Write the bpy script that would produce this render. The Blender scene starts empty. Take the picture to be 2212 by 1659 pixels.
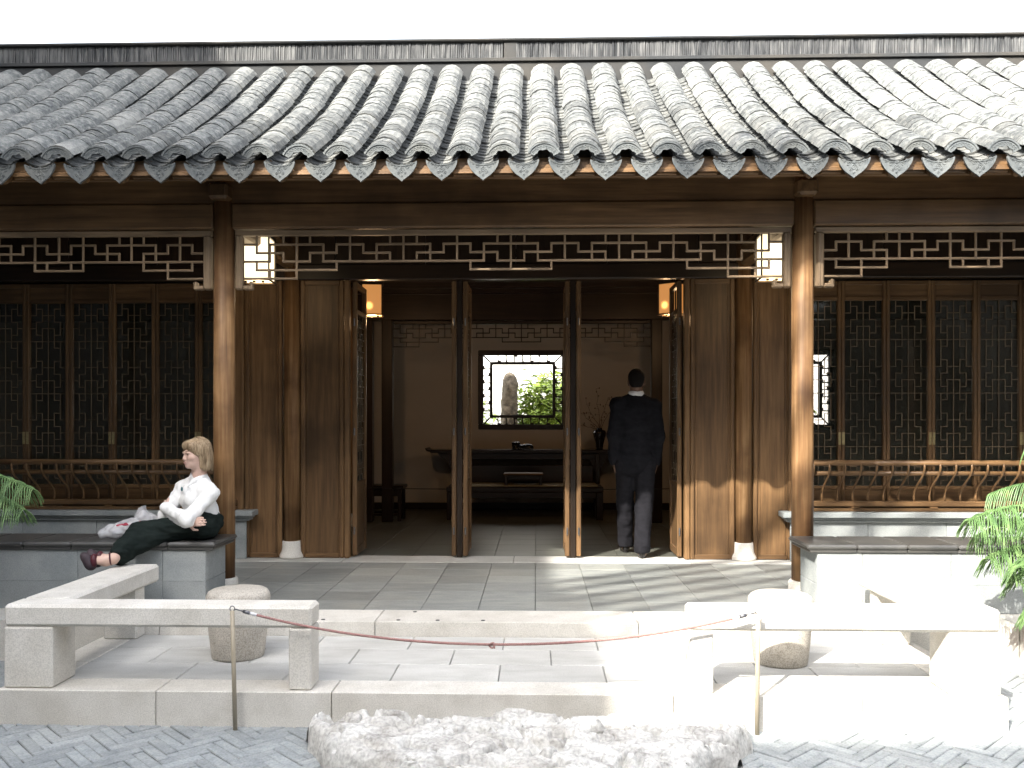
import bpy, math, random
import numpy as np
from mathutils import Vector, Matrix, Quaternion, noise
random.seed(7)
R = math.radians
S = bpy.context.scene
COL = S.collection

# ---------------------------------------------------------------- camera, sky, sun, exposure
CAM = Vector((0.19, 0.0, 1.598))
YAW = R(1.57)
cd = bpy.data.cameras.new('camera'); cam = bpy.data.objects.new('camera', cd); COL.objects.link(cam)
cam.location = CAM; cam.rotation_euler = (R(90), 0, YAW)
cd.sensor_width = 36; cd.lens = 36 * 1900 / 2212
cd.shift_y = (907 - 829.5) / 2212
cd.clip_start = .05; cd.clip_end = 2000
S.camera = cam
SUN = Vector((.66, 1.03, -1.0))                      # the way the sunlight travels
W = bpy.data.worlds.new('World'); S.world = W; W.use_nodes = True
nt = W.node_tree; bg = nt.nodes['Background']
sky = nt.nodes.new('ShaderNodeTexSky'); sky.sky_type = 'NISHITA'; sky.sun_disc = False
sky.sun_elevation = math.asin(1 / SUN.length); sky.sun_rotation = math.atan2(-SUN.x, -SUN.y)
sky.air_density = 1.0; sky.dust_density = 4.0; sky.ozone_density = 0.6
hs = nt.nodes.new('ShaderNodeHueSaturation'); hs.inputs['Saturation'].default_value = .35
nt.links.new(sky.outputs[0], hs.inputs['Color']); nt.links.new(hs.outputs[0], bg.inputs[0])
bg.inputs[1].default_value = 0.15
sd = bpy.data.lights.new('sun', 'SUN'); sd.energy = 2.0; sd.angle = R(.6); sd.color = (1, .95, .86)
so = bpy.data.objects.new('sun', sd); COL.objects.link(so)
so.rotation_euler = SUN.to_track_quat('-Z', 'Y').to_euler(); so.location = (-8, -12, 14)
S.view_settings.view_transform = 'Standard'; S.view_settings.look = 'None'
S.view_settings.gamma = 1; S.view_settings.use_curve_mapping = False
S.view_settings.exposure = 2.7
S.render.engine = 'CYCLES'
S.cycles.use_denoising = True
S.cycles.max_bounces = 8; S.cycles.diffuse_bounces = 5; S.cycles.sample_clamp_indirect = 4

# ---------------------------------------------------------------- materials
def new_mat(name):
    m = bpy.data.materials.new(name); m.use_nodes = True
    return m, m.node_tree.nodes, m.node_tree.links, m.node_tree.nodes['Principled BSDF']
def ramp(ns, stops):
    r = ns.new('ShaderNodeValToRGB'); e = r.color_ramp.elements
    while len(e) < len(stops): e.new(.5)
    for i, (p, c) in enumerate(stops):
        e[i].position = p; e[i].color = (c[0], c[1], c[2], 1)
    return r
def surf(name, stops, scale=(8, 8, 8), detail=6, rough=.7, bump=.2, bdist=.004, vary=0, stain=None, spec=.4, fine=None, lo=.3, hi=.7):
    """noise-coloured surface: stops = colours, stretched by scale; stain = (scale, colour, amount)"""
    m, ns, ln, b = new_mat(name)
    g = ns.new('ShaderNodeNewGeometry'); mp = ns.new('ShaderNodeMapping'); mp.inputs['Scale'].default_value = scale
    ln.new(g.outputs['Position'], mp.inputs[0])
    n = ns.new('ShaderNodeTexNoise'); n.inputs['Scale'].default_value = 1; n.inputs['Detail'].default_value = detail; n.inputs['Roughness'].default_value = .62
    ln.new(mp.outputs[0], n.inputs['Vector'])
    k = len(stops); r = ramp(ns, [(lo + (hi - lo) * i / max(1, k - 1), c) for i, c in enumerate(stops)])
    ln.new(n.outputs['Fac'], r.inputs[0]); col = r.outputs[0]
    def mix(a, bcol, fac, mode='MIX'):
        x = ns.new('ShaderNodeMix'); x.data_type = 'RGBA'; x.blend_type = mode
        if isinstance(fac, float): x.inputs[0].default_value = fac
        else: ln.new(fac, x.inputs[0])
        ln.new(a, x.inputs[6])
        if isinstance(bcol, tuple): x.inputs[7].default_value = (*bcol, 1)
        else: ln.new(bcol, x.inputs[7])
        return x.outputs[2]
    if stain:
        n2 = ns.new('ShaderNodeTexNoise'); n2.inputs['Scale'].default_value = stain[0]; n2.inputs['Detail'].default_value = 4
        ln.new(g.outputs['Position'], n2.inputs['Vector'])
        r2 = ramp(ns, [(.48, (0, 0, 0)), (.68, (stain[2],) * 3)]); ln.new(n2.outputs['Fac'], r2.inputs[0])
        col = mix(col, stain[1], r2.outputs[0])
    if fine:
        n3 = ns.new('ShaderNodeTexNoise'); n3.inputs['Scale'].default_value = fine[0]; n3.inputs['Detail'].default_value = 2
        ln.new(g.outputs['Position'], n3.inputs['Vector'])
        r3 = ramp(ns, [(.3, (1 - fine[1],) * 3), (.6, (1 + fine[1] * .4,) * 3)]); ln.new(n3.outputs['Fac'], r3.inputs[0])
        col = mix(col, r3.outputs[0], 1.0, 'MULTIPLY')
    if vary:
        oi = ns.new('ShaderNodeObjectInfo')
        r4 = ramp(ns, [(0, (1 - vary,) * 3), (1, (1 + vary,) * 3)]); ln.new(oi.outputs['Random'], r4.inputs[0])
        col = mix(col, r4.outputs[0], 1.0, 'MULTIPLY')
    ln.new(col, b.inputs['Base Color']); b.inputs['Roughness'].default_value = rough
    b.inputs['Specular IOR Level'].default_value = spec
    if bump:
        bp = ns.new('ShaderNodeBump'); bp.inputs['Strength'].default_value = bump; bp.inputs['Distance'].default_value = bdist
        ln.new(n.outputs['Fac'], bp.inputs['Height']); ln.new(bp.outputs[0], b.inputs['Normal'])
    return m
def wood(name, axis, c1, c2, rough=.45, vary=.2):
    sc = {'x': (1.6, 28, 28), 'y': (28, 1.6, 28), 'z': (28, 28, 1.6)}[axis]
    return surf(name, [c1, tuple((a + b) / 2 for a, b in zip(c1, c2)), c2], sc, 6, rough, .3, .003, vary, (1.6, tuple(v * .6 for v in c1), .7), .35)
M = {}
BR1, BR2 = (.082, .045, .020), (.205, .117, .053)
for ax in 'xyz':
    M['wood_' + ax] = wood('nanmu_wood_' + ax, ax, BR1, BR2)
    M['lat_' + ax] = wood('lattice_wood_' + ax, ax, (.18, .125, .075), (.31, .22, .135), .5, .08)
    M['fret_' + ax] = wood('window_fret_wood_' + ax, ax, (.13, .09, .055), (.22, .155, .095), .5, .08)
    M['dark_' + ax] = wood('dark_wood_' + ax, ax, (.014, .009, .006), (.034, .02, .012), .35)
M['col'] = surf('column_wood', [(.125, .064, .027), (.215, .118, .052), (.33, .20, .098)], (34, 34, 1.3), 6, .5, .35, .003, .06, (1.9, (.07, .034, .016), .85), .22)
M['tile'] = surf('roof_tile_clay', [(.045, .048, .05), (.095, .10, .098), (.19, .19, .178)], (26, 26, 26), 8, .9, .7, .005, .3, (3.1, (.21, .21, .195), .6), .25, (130, .25))
M['drip'] = surf('drip_tile_clay', [(.085, .095, .10), (.14, .15, .15)], (30, 30, 30), 6, .8, .4, .003, .15, (5, (.19, .19, .17), .4), .25)
M['plaster_grey'] = surf('grey_lime_plaster', [(.026, .028, .030), (.040, .041, .041)], (3, 3, 5), 5, .8, .1, .003, 0, (1.1, (.062, .055, .045), .7), .3)
M['ridge_tile'] = surf('ridge_tile_clay', [(.02, .022, .024), (.05, .052, .054), (.13, .13, .127)], (40, 40, 3), 5, .8, .5, .003, 0, (2.0, (.16, .16, .155), .6), .25)
M['granite'] = surf('pale_granite', [(.52, .495, .445), (.61, .585, .535), (.67, .645, .595)], (5, 5, 5), 8, .8, .15, .0015, .05, (1.8, (.48, .45, .39), .45), .3, (170, .2))
M['granite_floor'] = surf('pale_granite_paving', [(.40, .395, .37), (.48, .475, .45), (.53, .525, .50)], (3, 9, 5), 8, .78, .15, .0015, .07, (1.5, (.36, .35, .325), .55), .3, (150, .15))
M['stool'] = surf('rough_granite', [(.37, .34, .29), (.48, .445, .39), (.55, .515, .455)], (9, 9, 9), 8, .85, .3, .002, .04, (3, (.34, .31, .265), .5), .25, (140, .35))
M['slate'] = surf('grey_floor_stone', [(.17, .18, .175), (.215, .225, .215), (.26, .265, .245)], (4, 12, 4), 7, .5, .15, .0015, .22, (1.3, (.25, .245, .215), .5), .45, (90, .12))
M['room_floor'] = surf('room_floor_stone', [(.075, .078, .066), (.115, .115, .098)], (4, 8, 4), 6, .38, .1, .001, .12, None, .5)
M['bench'] = surf('blue_grey_stone', [(.20, .22, .225), (.27, .29, .29), (.33, .345, .34)], (3.5, 3.5, 4), 8, .75, .15, .0015, .09, (1.6, (.36, .37, .36), .5), .3, (160, .18))
M['bench_cap'] = surf('dark_polished_stone', [(.045, .045, .043), (.075, .073, .07)], (9, 5, 9), 6, .28, .08, .001, .15, (2.5, (.1, .095, .085), .4), .5)
M['brick'] = surf('grey_paving_brick', [(.22, .24, .245), (.28, .30, .305), (.34, .355, .35)], (14, 14, 14), 7, .75, .4, .003, .13, (1.9, (.36, .37, .36), .5), .3, (90, .2))
M['joint'] = surf('mortar_bed', [(.17, .175, .17), (.22, .225, .215)], (30, 30, 30), 4, .95, .2, .002)
M['white_plaster'] = surf('white_wall_plaster', [(.50, .44, .37), (.58, .515, .44)], (1.2, 1.2, 1.6), 5, .9, .05, .002, 0, (.7, (.52, .48, .42), .5), .2)
M['garden_white'] = surf('garden_wall_plaster', [(.62, .61, .58), (.70, .69, .66)], (1, 1, 1), 4, .9, .05, .002)
M['court_shade_wall'] = surf('shade_wall_dark', [(.085, .08, .072), (.12, .112, .10)], (1, 1, 1), 4, .9, .05, .002)  # dark so these unseen walls bounce little light into the veranda
M['brass'] = surf('aged_brass', [(.30, .24, .12), (.42, .34, .18)], (40, 40, 40), 3, .4, .1, .001)
M['brass'].node_tree.nodes['Principled BSDF'].inputs['Metallic'].default_value = .7
M['metal'] = surf('steel_grey', [(.13, .13, .14), (.22, .22, .23)], (60, 60, 60), 3, .35, .05, .001)
M['metal'].node_tree.nodes['Principled BSDF'].inputs['Metallic'].default_value = .8
M['post'] = surf('tan_painted_post', [(.30, .26, .19), (.38, .33, .25)], (30, 30, 6), 4, .5, .1, .001)
M['rope'] = surf('dusty_rose_rope', [(.27, .14, .125), (.40, .24, .215)], (120, 120, 120), 3, .85, .3, .002)
M['black'] = surf('black_gloss', [(.008, .008, .008), (.016, .014, .013)], (20, 20, 20), 3, .22, .1, .002)
M['vase'] = surf('black_glaze', [(.010, .009, .010), (.02, .016, .016)], (20, 20, 20), 3, .15, 0)
M['mat_straw'] = surf('straw_mat', [(.26, .21, .12), (.36, .30, .18)], (90, 8, 90), 4, .8, .3, .002)
M['hole'] = surf('dark_socket', [(.02, .02, .02), (.03, .03, .03)], (30, 30, 30), 2, .6, 0)
M['soil'] = surf('garden_soil', [(.10, .085, .05), (.17, .15, .09)], (12, 12, 12), 6, .95, .5, .01)
M['bamboo_leaf'] = surf('bamboo_leaf', [(.15, .24, .03), (.28, .38, .065)], (9, 9, 9), 3, .5, 0, .001, .2)
M['bamboo'] = surf('bamboo_culm', [(.22, .24, .08), (.36, .34, .14)], (20, 20, 4), 4, .45, .1, .001)
M['lake_rock'] = surf('weathered_rock', [(.035, .028, .02), (.09, .075, .055), (.16, .135, .10)], (14, 14, 14), 8, .9, .8, .02)
M['limestone'] = surf('white_limestone', [(.24, .225, .205), (.46, .45, .425), (.60, .59, .56)], (7, 7, 14), 9, .9, .45, .006, 0, (4.5, (.40, .375, .34), .5), .2, (60, .25), .30, .55)
M['needle'] = surf('araucaria_needles', [(.05, .105, .035), (.10, .18, .06), (.18, .27, .10)], (14, 14, 14), 3, .5, 0, .001, 0)
M['bark'] = surf('araucaria_bark', [(.09, .065, .045), (.17, .125, .09)], (20, 20, 50), 6, .9, .5, .006)
M['terracotta'] = surf('terracotta', [(.30, .13, .07), (.40, .19, .11)], (12, 12, 12), 5, .8, .2, .002)
M['skin'] = surf('skin', [(.52, .34, .27), (.63, .44, .36)], (16, 16, 16), 4, .5, .06, .002)
M['skin_dark'] = surf('brown_skin', [(.10, .055, .035), (.14, .08, .052)], (16, 16, 16), 4, .5, .06, .002)
M['hair'] = surf('ash_blond_hair', [(.15, .10, .055), (.30, .215, .13), (.46, .37, .25)], (110, 110, 12), 5, .5, .9, .008, 0)
M['hair_black'] = surf('black_hair', [(.006, .005, .005), (.012, .010, .009)], (80, 80, 80), 4, .9, .4, .003, 0, None, .1)
M['blouse'] = surf('white_cotton', [(.68, .68, .67), (.76, .76, .75)], (11, 11, 11), 5, .85, .25, .012)
M['trousers'] = surf('dark_green_cloth', [(.009, .013, .012), (.017, .023, .021)], (12, 12, 30), 5, 1, .3, .008, 0, None, .08)
M['waist'] = surf('navy_waistband', [(.012, .012, .022), (.018, .018, .03)], (20, 20, 20), 3, .8, .1, .002)
M['shoe_m'] = surf('maroon_leather', [(.055, .010, .016), (.09, .018, .026)], (20, 20, 20), 3, .45, .1, .002)
M['sole'] = surf('dark_shoe_sole', [(.035, .025, .03), (.06, .042, .05)], (20, 20, 20), 3, .7, .1, .002)
M['suit'] = surf('charcoal_suit', [(.008, .008, .010), (.015, .015, .018)], (14, 14, 24), 5, 1, .25, .008, 0, None, .06)
M['suit_t'] = surf('grey_suit_trousers', [(.010, .010, .012), (.018, .0175, .021)], (14, 14, 30), 5, 1, .3, .008, 0, None, .06)
M['shirt'] = surf('white_collar', [(.62, .62, .64), (.7, .7, .72)], (10, 10, 10), 2, .8, 0)
M['shoe_b'] = surf('black_polished_leather', [(.012, .011, .011), (.022, .02, .019)], (12, 12, 12), 3, .18, .05, .001)
M['eye'] = surf('eye', [(.03, .025, .022), (.05, .04, .035)], (40, 40, 40), 2, .15, 0)
M['lip'] = surf('lips', [(.46, .25, .21), (.52, .29, .25)], (20, 20, 20), 2, .45, 0)
M['brooch'] = surf('turquoise_brooch', [(.04, .11, .13), (.09, .19, .21)], (60, 60, 60), 3, .25, .1, .001)
M['red_cloth'] = surf('red_print_cloth', [(.22, .012, .03), (.34, .03, .055), (.55, .38, .36)], (24, 24, 24), 3, .7, .2, .003, 0, None, .4, None, .35, .75)
def glassy(name, tint, alpha, rough):
    m, ns, ln, b = new_mat(name)
    b.inputs['Base Color'].default_value = (*tint, 1); b.inputs['Roughness'].default_value = rough
    t = ns.new('ShaderNodeBsdfTransparent'); x = ns.new('ShaderNodeMixShader'); x.inputs[0].default_value = alpha
    ln.new(t.outputs[0], x.inputs[1]); ln.new(b.outputs[0], x.inputs[2]); ln.new(x.outputs[0], ns['Material Output'].inputs[0])
    return m
M['bag'] = glassy('milky_plastic_film', (.62, .62, .63), .62, .22)
M['pane'] = glassy('dusty_window_glass', (.035, .038, .03), .38, .07)
def lampshade(name, col, edge, core, bulb, rad):
    """paper lit from inside: brightest round the bulb (object space)"""
    m, ns, ln, b = new_mat(name)
    tc = ns.new('ShaderNodeTexCoord'); vm = ns.new('ShaderNodeVectorMath'); vm.operation = 'DISTANCE'; vm.inputs[1].default_value = bulb
    ln.new(tc.outputs['Object'], vm.inputs[0])
    mr = ns.new('ShaderNodeMapRange'); mr.interpolation_type = 'SMOOTHERSTEP'
    mr.inputs['From Min'].default_value = rad[0]; mr.inputs['From Max'].default_value = rad[1]; mr.inputs['To Min'].default_value = core; mr.inputs['To Max'].default_value = edge
    ln.new(vm.outputs['Value'], mr.inputs[0])
    b.inputs['Base Color'].default_value = (.5, .4, .25, 1); b.inputs['Emission Color'].default_value = (*col, 1)
    ln.new(mr.outputs[0], b.inputs['Emission Strength'])
    return m
M['lamp_white'] = lampshade('lit_paper_bright', (1, .80, .50), .22, .5, (0, 0, .17), (.08, .30))
M['lamp_amber'] = lampshade('lit_paper_amber', (1, .40, .10), .085, .55, (-.03, -.095, .10), (.008, .06))

# ---------------------------------------------------------------- mesh helpers
WL = {}                                             # world location of every object made
class MB:
    def __init__(s): s.v = []; s.f = []
    def add(s, vs, fs):
        n = len(s.v); s.v += [tuple(v) for v in vs]; s.f += [tuple(i + n for i in f) for f in fs]; return s
    def box(s, x0, x1, y0, y1, z0, z1, c=0.0):
        if c <= 0:
            return s.add([(x0, y0, z0), (x1, y0, z0), (x1, y1, z0), (x0, y1, z0), (x0, y0, z1), (x1, y0, z1), (x1, y1, z1), (x0, y1, z1)],
                         [(0, 3, 2, 1), (4, 5, 6, 7), (0, 1, 5, 4), (1, 2, 6, 5), (2, 3, 7, 6), (3, 0, 4, 7)])
        c = min(c, (x1 - x0) / 2.2, (y1 - y0) / 2.2, (z1 - z0) / 2.2)
        vs = []; idx = {}
        for sx in (0, 1):
            for sy in (0, 1):
                for sz in (0, 1):
                    X, Y, Z = (x0, x1)[sx], (y0, y1)[sy], (z0, z1)[sz]
                    dx, dy, dz = (c, -c)[sx], (c, -c)[sy], (c, -c)[sz]
                    for a, p in enumerate(((X, Y + dy, Z + dz), (X + dx, Y, Z + dz), (X + dx, Y + dy, Z))):
                        idx[(sx, sy, sz, a)] = len(vs); vs.append(p)
        i = lambda sx, sy, sz, a: idx[(sx, sy, sz, a)]
        fs = []
        for k in (0, 1):
            q = [i(k, 0, 0, 0), i(k, 1, 0, 0), i(k, 1, 1, 0), i(k, 0, 1, 0)]; fs.append(q if k else q[::-1])
            q = [i(0, k, 0, 1), i(0, k, 1, 1), i(1, k, 1, 1), i(1, k, 0, 1)]; fs.append(q if k else q[::-1])
            q = [i(0, 0, k, 2), i(1, 0, k, 2), i(1, 1, k, 2), i(0, 1, k, 2)]; fs.append(q if k else q[::-1])
        for p in (0, 1):
            for q in (0, 1):
                e = [i(0, p, q, 1), i(1, p, q, 1), i(1, p, q, 2), i(0, p, q, 2)]; fs.append(e if p == q else e[::-1])
                e = [i(p, 0, q, 2), i(p, 1, q, 2), i(p, 1, q, 0), i(p, 0, q, 0)]; fs.append(e if p == q else e[::-1])
                e = [i(p, q, 0, 0), i(p, q, 1, 0), i(p, q, 1, 1), i(p, q, 0, 1)]; fs.append(e if p == q else e[::-1])
        for sx in (0, 1):
            for sy in (0, 1):
                for sz in (0, 1):
                    t = [i(sx, sy, sz, 0), i(sx, sy, sz, 1), i(sx, sy, sz, 2)]
                    fs.append(t if (sx + sy + sz) % 2 else t[::-1])
        return s.add(vs, fs)
    def lathe(s, x, y, prof, n=24, axis=None):
        """prof = [(r, z)] bottom to top"""
        vs = []; fs = []
        for r, z in prof:
            for k in range(n):
                a = 2 * math.pi * k / n; vs.append((x + r * math.cos(a), y + r * math.sin(a), z))
        for j in range(len(prof) - 1):
            for k in range(n):
                a, b = j * n + k, j * n + (k + 1) % n; fs.append((a, b, b + n, a + n))
        fs.append(tuple(range(n))[::-1]); fs.append(tuple(range((len(prof) - 1) * n, len(prof) * n)))
        return s.add(vs, fs)
    def tube(s, pts, rad, n=8, cap=True):
        pts = [Vector(p) for p in pts]; vs = []; fs = []; ref = None
        for i, p in enumerate(pts):
            d = (pts[min(i + 1, len(pts) - 1)] - pts[max(i - 1, 0)]).normalized()
            if ref is None:
                ref = d.cross(Vector((0, 0, 1)));
                if ref.length < .1: ref = d.cross(Vector((1, 0, 0)))
            u = (ref - d * ref.dot(d)).normalized(); ref = u; w = d.cross(u)
            r = rad[i] if isinstance(rad, (list, tuple)) else rad
            for k in range(n):
                a = 2 * math.pi * k / n; vs.append(p + u * (r * math.cos(a)) + w * (r * math.sin(a)))
        for j in range(len(pts) - 1):
            for k in range(n):
                a, b = j * n + k, j * n + (k + 1) % n; fs.append((a, b, b + n, a + n))
        if cap: fs.append(tuple(range(n))[::-1]); fs.append(tuple(range((len(pts) - 1) * n, len(pts) * n)))
        return s.add(vs, fs)
    def prism(s, poly, f, d):
        """poly of 2-D points -> f(u, v) gives the 3-D point; extruded by vector d"""
        n = len(poly); a = [Vector(f(u, v)) for u, v in poly]; d = Vector(d)
        return s.add(a + [p + d for p in a], [tuple(range(n))[::-1], tuple(range(n, 2 * n))] + [(i, (i + 1) % n, (i + 1) % n + n, i + n) for i in range(n)])
    def ell(s, c, r, m=None, n=16, k=10):
        c = Vector(c); vs = []; fs = []
        for j in range(k + 1):
            t = math.pi * j / k
            for i in range(n):
                a = 2 * math.pi * i / n
                p = Vector((r[0] * math.sin(t) * math.cos(a), r[1] * math.sin(t) * math.sin(a), -r[2] * math.cos(t)))
                vs.append(c + (m @ p if m else p))
        for j in range(k):
            for i in range(n):
                a, b = j * n + i, j * n + (i + 1) % n; fs.append((a, b, b + n, a + n))
        return s.add(vs, fs)
    def cap2(s, p, q, r1, r2, n=14):
        p, q = Vector(p), Vector(q); d = (q - p).normalized()
        pts = []; rr = []
        for j in range(5, 0, -1): t = math.pi / 2 * j / 5.001; pts.append(p - d * r1 * math.sin(t)); rr.append(r1 * math.cos(t))
        pts.append(p); rr.append(r1); pts.append(q); rr.append(r2)
        for j in range(1, 6): t = math.pi / 2 * j / 5.001; pts.append(q + d * r2 * math.sin(t)); rr.append(r2 * math.cos(t))
        return s.tube(pts, rr, n)
    def limb(s, *pr):
        for (p, r1), (q, r2) in zip(pr, pr[1:]): s.cap2(p, q, r1, r2)
        return s
    def build(s, name, mat, parent=None, smooth=False, base=True):
        me = bpy.data.meshes.new(name)
        lo = [min(v[i] for v in s.v) for i in range(3)]; hi = [max(v[i] for v in s.v) for i in range(3)]
        o0 = Vector(((lo[0] + hi[0]) / 2, (lo[1] + hi[1]) / 2, lo[2]))
        me.from_pydata([(v[0] - o0.x, v[1] - o0.y, v[2] - o0.z) for v in s.v], [], s.f); me.update()
        return link(name, me, mat, parent, o0, smooth)
def link(name, me, mat, parent, loc, smooth=False):
    if mat and not me.materials: me.materials.append(mat)
    if smooth: me.polygons.foreach_set('use_smooth', [True] * len(me.polygons))
    o = bpy.data.objects.new(name, me); COL.objects.link(o)
    o.location = Vector(loc) - (WL[parent.name] if parent else Vector())
    if parent: o.parent = parent
    WL[o.name] = Vector(loc)
    return o
def empty(name, loc, parent=None):
    o = bpy.data.objects.new(name, None); COL.objects.link(o); o.empty_display_size = .1
    o.location = Vector(loc) - (WL[parent.name] if parent else Vector())
    if parent: o.parent = parent
    WL[o.name] = Vector(loc); return o
def tag(o, label=None, cat=None, group=None, kind=None):
    if label: o['label'] = label
    if cat: o['category'] = cat
    if group: o['group'] = group
    if kind: o['kind'] = kind
    return o
def place(name, me, parent, loc, rot=None, scale=None):
    """an object that shares mesh data"""
    o = bpy.data.objects.new(name, me); COL.objects.link(o)
    o.location = Vector(loc) - (WL[parent.name] if parent else Vector())
    if rot is not None: o.rotation_euler = rot
    if scale: o.scale = scale
    if parent: o.parent = parent
    WL[o.name] = Vector(loc); return o
# volumes -> one smooth continuous surface (distance field + surface nets)
class VOL:
    """capsules and ellipsoids that melt into one another"""
    def __init__(s, bl=.03): s.p = []; s.bl = bl; s.bls = []; s.sub = []; s.cut = 0
    def put(s, t): s.p.append(t); s.bls.append(s.bl); s.sub.append(s.cut); return s
    def ell(s, c, r, m=None, n=0, k=0):
        mm = np.array(m if m else Matrix.Identity(3)); return s.put(('e', np.array(c, float), np.array(r, float), mm))
    def cap2(s, p, q, r1, r2, n=0):
        return s.put(('c', np.array(p, float), np.array(q, float), r1, r2))
    def limb(s, *pr):
        for (p, r1), (q, r2) in zip(pr, pr[1:]): s.cap2(p, q, r1, r2)
        return s
    def box(s, x0, x1, y0, y1, z0, z1, c=0):
        return s.put(('b', np.array(((x0 + x1) / 2, (y0 + y1) / 2, (z0 + z1) / 2)), np.array(((x1 - x0) / 2, (y1 - y0) / 2, (z1 - z0) / 2))))
    def tube(s, pts, rad, n=0):
        for i in range(len(pts) - 1): s.cap2(pts[i], pts[i + 1], rad[i], rad[i + 1])
        return s
    def bounds(s, p):
        if p[0] == 'e': r = np.sqrt(((p[3] * p[2]) ** 2).sum(1)); return p[1] - r, p[1] + r
        if p[0] == 'b': return p[1] - p[2], p[1] + p[2]
        return np.minimum(p[1] - p[3], p[2] - p[4]), np.maximum(p[1] + p[3], p[2] + p[4])
    def mesh(s, h):
        bs = [s.bounds(p) for p in s.p]; lo = np.min([b[0] for b in bs], 0) - 4 * h; hi = np.max([b[1] for b in bs], 0) + 4 * h
        n = np.ceil((hi - lo) / h).astype(int) + 1; F = np.full(n, 1.0)
        for p, (a, b), blend, sub in zip(s.p, bs, s.bls, s.sub):
            pad = blend + 3 * h
            i0 = np.maximum(0, np.floor((a - pad - lo) / h).astype(int)); i1 = np.minimum(n, np.ceil((b + pad - lo) / h).astype(int) + 1)
            ax = [lo[k] + h * np.arange(i0[k], i1[k]) for k in range(3)]
            P = np.stack(np.meshgrid(*ax, indexing='ij'), -1)
            if p[0] == 'e':
                q = (P - p[1]) @ p[3]; k0 = np.linalg.norm(q / p[2], axis=-1); k1 = np.linalg.norm(q / p[2] ** 2, axis=-1)
                d = k0 * (k0 - 1) / np.maximum(k1, 1e-6)
            elif p[0] == 'b':
                q = np.abs(P - p[1]) - p[2]; d = np.linalg.norm(np.maximum(q, 0), axis=-1) + np.minimum(q.max(-1), 0)
            else:
                ab = p[2] - p[1]; t = np.clip(((P - p[1]) @ ab) / max(ab @ ab, 1e-12), 0, 1)
                d = np.linalg.norm(P - p[1] - t[..., None] * ab, axis=-1) - (p[3] + (p[4] - p[3]) * t)
            sl = tuple(slice(i0[k], i1[k]) for k in range(3)); f = F[sl]
            if sub: F[sl] = np.maximum(f, -d); continue
            hh = np.maximum(blend - np.abs(f - d), 0) / blend
            F[sl] = np.minimum(f, d) - hh * hh * blend * .25
        S_ = F < 0; c = [slice(0, -1), slice(1, None)]
        corners = [(i, j, k) for i in (0, 1) for j in (0, 1) for k in (0, 1)]
        cnt = sum(S_[c[i], c[j], c[k]].astype(int) for i, j, k in corners); act = (cnt > 0) & (cnt < 8)
        ids = np.full(act.shape, -1); cell = np.argwhere(act); ids[act] = np.arange(len(cell))
        vals = {q: F[c[q[0]], c[q[1]], c[q[2]]][act] for q in corners}
        acc = np.zeros((len(cell), 3)); num = np.zeros(len(cell))
        for q in corners:
            for ax in range(3):
                if q[ax]: continue
                r = list(q); r[ax] = 1; r = tuple(r); a, b = vals[q], vals[r]; m = (a < 0) != (b < 0)
                t = np.where(m, a / np.where(m, a - b, 1), 0); pos = np.array(q, float)[None].repeat(len(cell), 0); pos[:, ax] = t
                acc[m] += pos[m]; num[m] += 1
        V_ = lo + h * (cell + acc / num[:, None]); faces = []
        for ax in range(3):
            sA = [slice(None)] * 3; sB = [slice(None)] * 3; sA[ax] = slice(0, -1); sB[ax] = slice(1, None)
            ch = S_[tuple(sA)] != S_[tuple(sB)]; e = np.argwhere(ch); u, w = [(1, 2), (2, 0), (0, 1)][ax]
            flip = S_[tuple(sA)][ch]; quad = []
            for du, dw in ((-1, -1), (0, -1), (0, 0), (-1, 0)):
                g = e.copy(); g[:, u] += du; g[:, w] += dw; quad.append(ids[g[:, 0], g[:, 1], g[:, 2]])
            quad = np.stack(quad, 1); quad[~flip] = quad[~flip][:, ::-1]; faces.append(quad)
        return V_, np.concatenate(faces)
def organic(name, vol, mat, parent, voxel=.008, wob=0, wscale=9, stretch=(1, 1, 1)):
    V_, Fc = vol.mesh(voxel)
    me = bpy.data.meshes.new(name); o0 = Vector((*((V_.min(0) + V_.max(0)) / 2)[:2], V_[:, 2].min()))
    me.from_pydata(V_.tolist(), [], Fc.tolist()); me.update()
    co = []
    if wob:
        for v in me.vertices:
            p = v.co; q = Vector((p.x * stretch[0], p.y * stretch[1], p.z * stretch[2])) * wscale
            co.append(p + v.normal * (wob * (noise.noise(q) + .5 * noise.noise(q * 2.3))))
        for v, c in zip(me.vertices, co): v.co = c
    me.transform(Matrix.Translation(-o0))
    return link(name, me, mat, parent, o0, True)
# ================================================================ the setting
ZT, ZF = .18, .275                                   # terrace and veranda floor levels
FY, WY, RY = 6.6, 8.38, 13.0                         # front column row, door wall, back wall
CX_ = 2.17                                           # column half spacing
def inframe(x, y, z):
    dx = x - CAM.x; d = -math.sin(YAW) * dx + math.cos(YAW) * y; r = math.cos(YAW) * dx + math.sin(YAW) * y
    if d <= 0: return False
    u, v = 1106 + 1900 * r / d, 907 - 1900 * (z - CAM.z) / d
    return -25 < u < 2237 and -25 < v < 1684

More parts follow.
